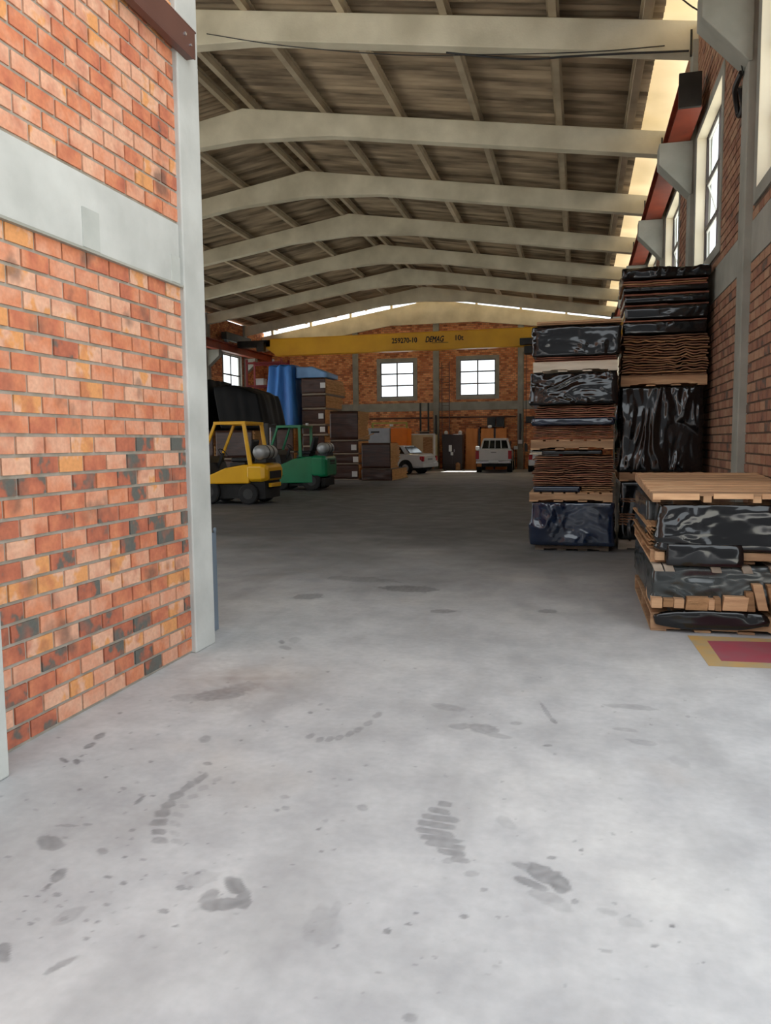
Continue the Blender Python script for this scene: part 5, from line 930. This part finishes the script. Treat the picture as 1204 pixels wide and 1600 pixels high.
def pickup(label, loc, rz):
    t = thing('pickup_truck', label, 'pickup truck', loc, rz); P = M['carwhite2']; hw = .88
    secs = []
    for x, zb, zt, w in ((0, .55, 1.14, hw-.03), (.05, .50, 1.16, hw), (1.55, .45, 1.14, hw), (1.6, .42, 1.14, hw), (3.3, .42, 1.10, hw), (4.3, .42, 1.06, hw-.02), (4.85, .48, .98, hw-.1), (4.95, .55, .85, hw-.2)):
        secs.append(sec(x, [zb, zb+.1, (zb+zt)/2, zt-.08, zt], [w-.08, w-.01, w, w-.01, w-.06]))
    MB().loft(secs).build('body', P, t, bevel=.015)
    MB().box(.06, 1.5, -hw+.12, hw-.12, 1.10, 1.165).build('cargo_bed', M['rubber'], t)
    tg = MB().box(-.03, .04, -.66, .66, .62, 1.15).build('tailgate', P, t, bevel=.015)
    MB().box(-.045, -.02, -.13, .13, 1.0, 1.03).build('handle', M['steel_dark'], tg)
    MB().loft([[(1.62, -.78, 1.1), (1.62, .78, 1.1), (1.74, .62, 1.70), (1.74, -.62, 1.70)], [(2.9, -.78, 1.1), (2.9, .78, 1.1), (2.75, .62, 1.72), (2.75, -.62, 1.72)], [(3.55, -.76, 1.05), (3.55, .76, 1.05), (2.95, .6, 1.66), (2.95, -.6, 1.66)]]).build('cab', P, t, bevel=.04)
    gw = MB().hexa([(1.60, -.66, 1.2), (1.66, -.66, 1.2), (1.66, .66, 1.2), (1.60, .66, 1.2), (1.70, -.56, 1.60), (1.76, -.56, 1.60), (1.76, .56, 1.60), (1.70, .56, 1.60)]).build('rear_window', M['carglass'], t)
    for y in (-.31, 0, .31): MB().bar((1.585, y, 1.18), (1.68, y*.9, 1.62), .045).build('window_bar', P, gw)
    for s in (-1, 1):
        glass_quad('side_window', t, [(1.95, s*.775, 1.14), (2.9, s*.775, 1.14), (2.75, s*.65, 1.58), (2.0, s*.65, 1.58)], th=.02)
        MB().box(-.035, .1, s*.80-.085, s*.80+.085, .68, 1.10).build('tail_light', M['taillight'], t, bevel=.02)
        MB().box(3.0, 3.12, s*1.0-.1, s*1.0+.1, 1.12, 1.3).build('wing_mirror', P, t, bevel=.02)
        MB().box(.3, .34, s*.72-.12, s*.72+.12, .3, .5).build('mud_flap', M['ply'] if s > 0 else M['rubber'], t)
    bp = MB().box(-.14, .03, -.86, .86, .46, .60).build('rear_bumper', M['chrome'], t, bevel=.03)
    MB().box(-.15, -.135, -.24, .24, .50, .62).build('number_plate', M['paper'], t)
    MB().box(.2, 4.7, -.6, .6, .3, .48).build('chassis', M['rubber'], t)
    wheels(t, (1.05, 4.1), hw+.005, .37, .24)
    return t
pk = pickup('white pickup truck seen from behind near the far gable wall', (-3.95, 36.7, 0), face(-.05, 1)); pk.scale = (.85, .96, .96)

# ------------------------------------------------------------------ overhead crane
t = thing('overhead_crane', 'yellow overhead travelling crane spanning the hall with black lettering', 'crane', (0, 37.0, 6.56))
gz0, gz1 = 5.95-6.56, 6.75-6.56
gd = MB().prism([(-15.6, gz0+.45), (-15.0, gz0), (-14.0, gz0), (-1.0, gz0), (.2, gz0+.3), (.2, gz1), (-15.4, gz1)], 'y', 0, .42).box(-15.3, 0, -.03, .45, gz1-.0, gz1+.03).box(-15.0, -1.0, -.03, .45, gz0-.03, gz0).build('girder', M['crane'], t, bevel=.008)
def carriage(x):
    c = MB().box(x-.14, x+.14, -1.3, 1.7, .14, .5).build('end_carriage', M['steel_dark'], t, bevel=.01)
    for y in (-1.0, 1.4): MB().tube([(x-.07, y, .13), (x+.07, y, .13)], .13, 16).build('carriage_wheel', M['steel_grey'], c)
carriage(1.44); carriage(-17.2)
MB().box(-17.1, -15.3, .0, .42, gz1-.35, gz1-.02).box(.1, 1.3, .0, .42, gz1-.1, gz1+.25).build('connection_beam', M['steel_dark'], t)
MB().box(-15.9, -15.5, -.35, -.05, gz0+.2, gz0+.65).build('electric_box', M['steel_dark'], t, bevel=.01)
h = MB().box(-2.75, -1.75, -.38, -.08, gz0+.0, gz0+.3).box(-2.55, -1.95, -.34, .34, gz0-.42, gz0-.05).build('hoist', M['steel_dark'], t, bevel=.02)
MB().tube([(-2.45, -.1, gz0-.3), (-2.45, -.1, 1.35-6.56)], .014, 6).tube([(-2.6, -.1, gz0-.3), (-2.6, -.1, 1.2-6.56)], .01, 6).build('chain', M['steel_dark'], h)
MB().box(-2.52, -2.38, -.16, -.04, 1.0-6.56, 1.35-6.56).build('pendant_control', M['steel_dark'], h, bevel=.01)
def text_on(txt, x0, x1, zc, hgt, parent, shear=0):
    cu = bpy.data.curves.new('lettering', 'FONT'); cu.body = txt; cu.size = 1; cu.extrude = .01; cu.shear = shear
    tmp = bpy.data.objects.new('tmp', cu); COL.objects.link(tmp); bpy.context.view_layer.update()
    me = bpy.data.meshes.new_from_object(tmp.evaluated_get(bpy.context.evaluated_depsgraph_get()))
    COL.objects.unlink(tmp); bpy.data.objects.remove(tmp)
    xs = [v.co.x for v in me.vertices]; ys = [v.co.y for v in me.vertices]; a, b, c, d = min(xs), max(xs), min(ys), max(ys)
    for v in me.vertices:
        x, y, z = v.co; v.co = (x0+(x-a)/(b-a)*(x1-x0), -.002-z*.6-.004, zc+((y-c)/(d-c)-.5)*hgt)
    bold = MB(); w_ = (x1-x0)/len(txt)*.045
    for dx, dz in ((-w_, 0), (w_, 0), (0, -w_), (0, w_), (0, 0)):
        bold.add([(v.co.x+dx, v.co.y+dx*.02, v.co.z+dz) for v in me.vertices], [tuple(p_.vertices) for p_ in me.polygons])
    me = bpy.data.meshes.new('lettering'); me.from_pydata(bold.v, [], bold.f); me.update(); me.materials.append(M['ink'])
    o = bpy.data.objects.new('lettering', me); COL.objects.link(o); o.parent = parent; return o
text_on('259270-10', -8.93, -7.68, 6.42-6.56, .24, gd); text_on('DEMAG', -7.26, -6.36, 6.42-6.56, .27, gd, .3); text_on('10t', -5.80, -5.42, 6.44-6.56, .24, gd)
MB().box(-6.95, -6.15, -.012, -.002, 6.23-6.56, 6.25-6.56).build('lettering_underline', M['ink'], gd)

# ------------------------------------------------------------------ things along the far wall
def obj1(mb, name, mat, label, cat, bevel=0, loc=None, group=None):
    return tag(mb.build(name, M[mat], bevel=bevel, loc=loc), label, cat, group)
t = thing('ladder', 'brown steel wall ladder between the two far windows', 'ladder', (-7.1, 41.75, 1.4))
for x in (-.2, .2): MB().box(x-.02, x+.02, -.02, .02, 0, 4.4).build('rail', M['steel_brown'], t)
for i in range(14): MB().tube([(-.2, 0, .2+i*.31), (.2, 0, .2+i*.31)], .014, 6).build('rung', M['steel_brown'], t)
MB().box(-.2, -.17, .02, .2, 4.2, 4.24).box(.17, .2, .02, .2, 4.2, 4.24).box(-.2, -.17, .02, .2, 1.0, 1.04).box(.17, .2, .02, .2, 1.0, 1.04).build('bracket', M['steel_brown'], t)
for i in range(4): MB().tube([(.28*math.cos(a), -.28-.28*math.sin(a), 2.2+i*.62) for a in [PI*k/10 for k in range(-1, 12)]], .012, 6).build('safety_hoop', M['steel_brown'], t)
for i, (xa, xb, lab) in enumerate(((-16, -7.85, 'dark red pipe along the far wall, left of the middle column'), (-7.45, -3.3, 'dark red pipe along the far wall, right of the middle column'))):
    obj1(MB().tube([(xa, 41.86, 2.82), (xb, 41.86, 2.80)], .045, 8), 'pipe', 'steel_brown', lab, 'pipe')
for x, lab in ((-7.65, 'black cable duct on the middle column of the far wall'), (-3.08, 'black cable duct on the right column of the far wall')):
    t = obj1(MB().box(x-.05, x+.05, 41.78, 41.85, 1.55, 2.95), 'cable_duct', 'steel_dark', lab, 'cable duct', .005)
    MB().box(x-.1, x+.1, 41.74, 41.85, 1.35, 1.55).build('switch_box', M['paper'], t, bevel=.01)
# cabinets
def cabinet(label, x0, x1, y0, y1, h, mat, name='cabinet', doors=2, handle='chrome', z=0):
    t = thing(name, label, 'cabinet', ((x0+x1)/2, (y0+y1)/2, z)); hx, hy = (x1-x0)/2, (y1-y0)/2
    MB().box(-hx, hx, -hy, hy, .06, h).box(-hx+.04, hx-.04, -hy+.05, hy-.05, 0, .06).build('body', M[mat], t, bevel=.008)
    for i in range(doors):
        a = -hx+.02+(2*hx-.04)*i/doors; b = -hx+.02+(2*hx-.04)*(i+1)/doors
        d = MB().box(a+.008, b-.008, -hy-.02, -hy, .1, h-.04).build('door', M[mat], t, bevel=.004)
        hx_ = b-.1 if i == 0 else a+.1
        MB().box(hx_-.012, hx_+.012, -hy-.05, -hy-.02, h*.5, h*.5+.15).build('handle', M[handle], d)
    return t
t = cabinet('dark brown cabinet with papers on its door, below the wall ladder', -7.05, -5.98, 40.4, 41.2, 1.88, 'darkbrown')
MB().box(-.18, -.02, -.47, -.455, .98, 1.32).box(-.08, .05, -.47, -.455, .78, .95).build('paper', M['paper'], t)
for x, lab in ((-6.9, 'small white lamp on the left end of the dark brown cabinet'), (-6.15, 'small white lamp on the right end of the dark brown cabinet')):
    obj1(MB().tube([(x, 40.7, 1.88), (x, 40.7, 1.9), (x, 40.7, 2.02), (x, 40.7, 2.08)], [.06, .1, .1, .04], 12), 'lamp', 'paper', lab, 'lamp')
obj1(MB().tube([(-6.2, 40.25, 0), (-6.2, 40.25, .02), (-6.2, 40.25, .32), (-6.2, 40.25, .4)], [.1, .12, .12, .05], 14), 'canister', 'hide_tan', 'small tan canister on the floor before the dark brown cabinet', 'canister')
for (xa, xb, lab) in ((-5.92, -5.30, 'tall orange plywood sheet nearest the dark brown cabinet'), (-5.12, -4.45, 'orange plywood sheet directly behind the left half of the pickup'), (-4.33, -3.76, 'orange plywood sheet behind the right half of the pickup')):
    obj1(MB().hexa([(xa, 41.0, 0), (xb, 41.0, 0), (xb, 41.06, 0), (xa, 41.06, 0), (xa, 41.35, 2.18), (xb, 41.35, 2.18), (xb, 41.41, 2.18), (xa, 41.41, 2.18)]), 'plywood_sheet', 'ply', lab, 'plywood', .003)
for x in (-5.21, -4.39): obj1(MB().box(x-.05, x+.05, 41.3, 41.45, 0, 2.2), 'board', 'darkbrown', 'dark upright board between the orange plywood sheets', 'board', .004, group='dark boards between the plywood')
t = thing('wall_shelf', 'dark shelf bracketed on the far wall above the plywood', 'shelf', (-4.4, 41.7, 2.25))
MB().box(-.9, .6, -.35, .1, 0, .04).build('board', M['darkbrown'], t); MB().prism([(-.3, 0), (.1, 0), (.1, -.3)], 'x', -.8, -.76).prism([(-.3, 0), (.1, 0), (.1, -.3)], 'x', .46, .5).build('bracket', M['steel_dark'], t)
obj1(MB().box(-.45, -.02, -.15, .15, 0, .48).box(.02, .45, -.15, .15, 0, .5).box(-.4, -.07, -.17, -.15, .05, .42).box(.07, .4, -.17, -.15, .05, .44), 'machine_box', 'steel_dark', 'black twin box on the wall shelf above the pickup', 'box', .01, loc=(-4.35, 41.55, 2.29))
obj1(MB().tube([(0, 0, 0), (0, 0, .02), (0, -.03, .12), (0, -.03, .16)], [.05, .1, .12, .03], 12), 'lamp', 'paper', 'small white lamp just above the pickup roof', 'lamp', loc=(-4.62, 41.12, 2.195))
rr = random.Random(9)
for i in range(7):
    x = -3.6+.13*i+rr.uniform(-.03, .03); h = rr.uniform(1.2, 2.0)
    if abs(x+3.08) < .2: continue
    obj1(MB().tube([(x, 41.3+rr.uniform(-.05, .05), 0), (x+.03, 41.78, h)], .022, 8), 'steel_bar', 'steel_dark', 'dark steel bar leaning on the far wall right of the pickup', 'steel bar', group='steel bars beside the pickup')
obj1(MB().box(-.22, .22, -.12, .12, 0, .3).box(-.3, .3, -.02, .02, -.06, 0), 'electric_box', 'steel_dark', 'dark electric box on the far wall right of the right column', 'electric box', .01, loc=(-2.55, 41.85, 2.5))
# sheet metal trailer with ribs
t = thing('trailer', 'beige ribbed trailer body standing behind the white sedan', 'trailer', (-8.35, 40.2, 0))
bd_ = MB().box(-1.0, 1.0, -.5, .5, .45, 1.88).build('body', M['beige'], t, bevel=.01)
for i in range(7): MB().box(-1.0, .35, -.53, -.5, .62+i*.17, .68+i*.17).build('rib', M['beige'], bd_)
MB().box(.95, 1.05, -.54, -.44, .3, 1.9).box(-1.05, 1.05, -.54, -.46, 1.86, 1.93).build('frame', M['sash'], t, bevel=.005)
MB().box(.4, .9, -.515, -.5, .7, 1.75).build('panel', M['hide_tan'], t)
for s in (-.35, .35): MB().tube([(-.5, s-.08, .28), (-.5, s+.08, .28)], .28, 20).tube([(.5, s-.08, .28), (.5, s+.08, .28)], .28, 20).build('wheel', M['rubber'], t)
MB().box(-.9, .9, -.3, .3, .3, .45).build('chassis', M['steel_dark'], t)
# raised black mast with platform
t = thing('lift_mast', 'two black vertical mast rails with a small platform, left of the middle column', 'lift mast', (-8.17, 41.2, 0))
for x in (-.22, .22): MB().box(x-.04, x+.04, -.05, .05, 0, 3.6).build('mast_rail', M['steel_dark'], t)
MB().box(-.4, .38, -.4, .05, 2.02, 2.07).build('platform', M['wood_grey'], t); MB().box(-.25, .25, -.04, .04, 0, .1).box(-.18, .18, -.03, .03, 1.95, 2.02).build('crossbar', M['steel_dark'], t)
# white and orange cabinets behind the tan bundles
t = cabinet('light grey cabinet with a dark slot, behind the brown bundles', -10.45, -9.32, 38.0, 39.0, 2.22, 'greybox', doors=1)
MB().box(-.42, .02, -.535, -.52, 1.98, 2.06).build('slot', M['ink'], t)
t = cabinet('bright orange cabinet between the grey cabinet and the white sedan', -9.28, -8.42, 38.0, 39.0, 2.2, 'orange', doors=1, handle='steel_dark')
t = thing('gantry', 'yellow-green steel frame rising above the grey cabinet', 'gantry', (-9.7, 39.6, 0))
for x in (-.95, .9): MB().box(x-.04, x+.04, -.04, .04, 0, 2.55).build('upright', M['olive'], t)
MB().box(-.91, .86, -.04, .04, 2.47, 2.55).box(-.91, .86, -.03, .03, 2.3, 2.33).build('crossbar', M['olive'], t)
MB().tube([(.1, -.1, 2.33), (.1, -.1, 2.45)], .1, 12).build('lamp', M['paper'], t)

# ------------------------------------------------------------------ wires
def wire(pts, r, label, mat='steel_dark'):
    P = [Vector(p) for p in pts]; out = []
    for i in range(len(P)-1):
        p0 = P[max(i-1, 0)]; p1 = P[i]; p2 = P[i+1]; p3 = P[min(i+2, len(P)-1)]
        for k in range(6):
            u = k/6; out.append(.5*((2*p1)+(-p0+p2)*u+(2*p0-5*p1+4*p2-p3)*u*u+(-p0+3*p1-3*p2+p3)*u**3))
    out.append(P[-1]); return obj1(MB().tube(out, r, 6), 'cable', mat, label, 'cable')
wire([(.75, 12.0, 8.15), (.82, 11.4, 7.85), (.95, 10.7, 7.2), (1.2, 10.0, 6.5), (1.50, 9.45, 6.0), (1.53, 9.12, 5.72), (1.57, 9.0, 5.4), (1.585, 8.95, 5.25)], .009, 'thin dark cable sagging from the roof to the nearest visible column')
wire([(1.58, 9.0, 5.28), (1.56, 9.2, 5.22), (1.6, 9.35, 5.12), (1.64, 9.4, 5.0), (1.66, 9.3, 5.06), (1.60, 9.16, 5.2)], .03, 'tangled black cable bunch below the nearest column bracket')
wire([(-6.5, 13.15, 8.75), (-5.0, 13.15, 8.35), (-3.0, 13.15, 7.95), (-1.4, 13.14, 7.75), (0.1, 13.14, 7.60), (1.2, 13.14, 7.55)], .008, 'thin cable along the nearest roof beam')
wire([(-2.2, 13.1, 7.86), (-1.0, 13.12, 7.62), (-.2, 13.12, 7.56), (.6, 13.12, 7.50), (1.55, 13.12, 7.42)], .016, 'thicker cable under the right end of the nearest roof beam')
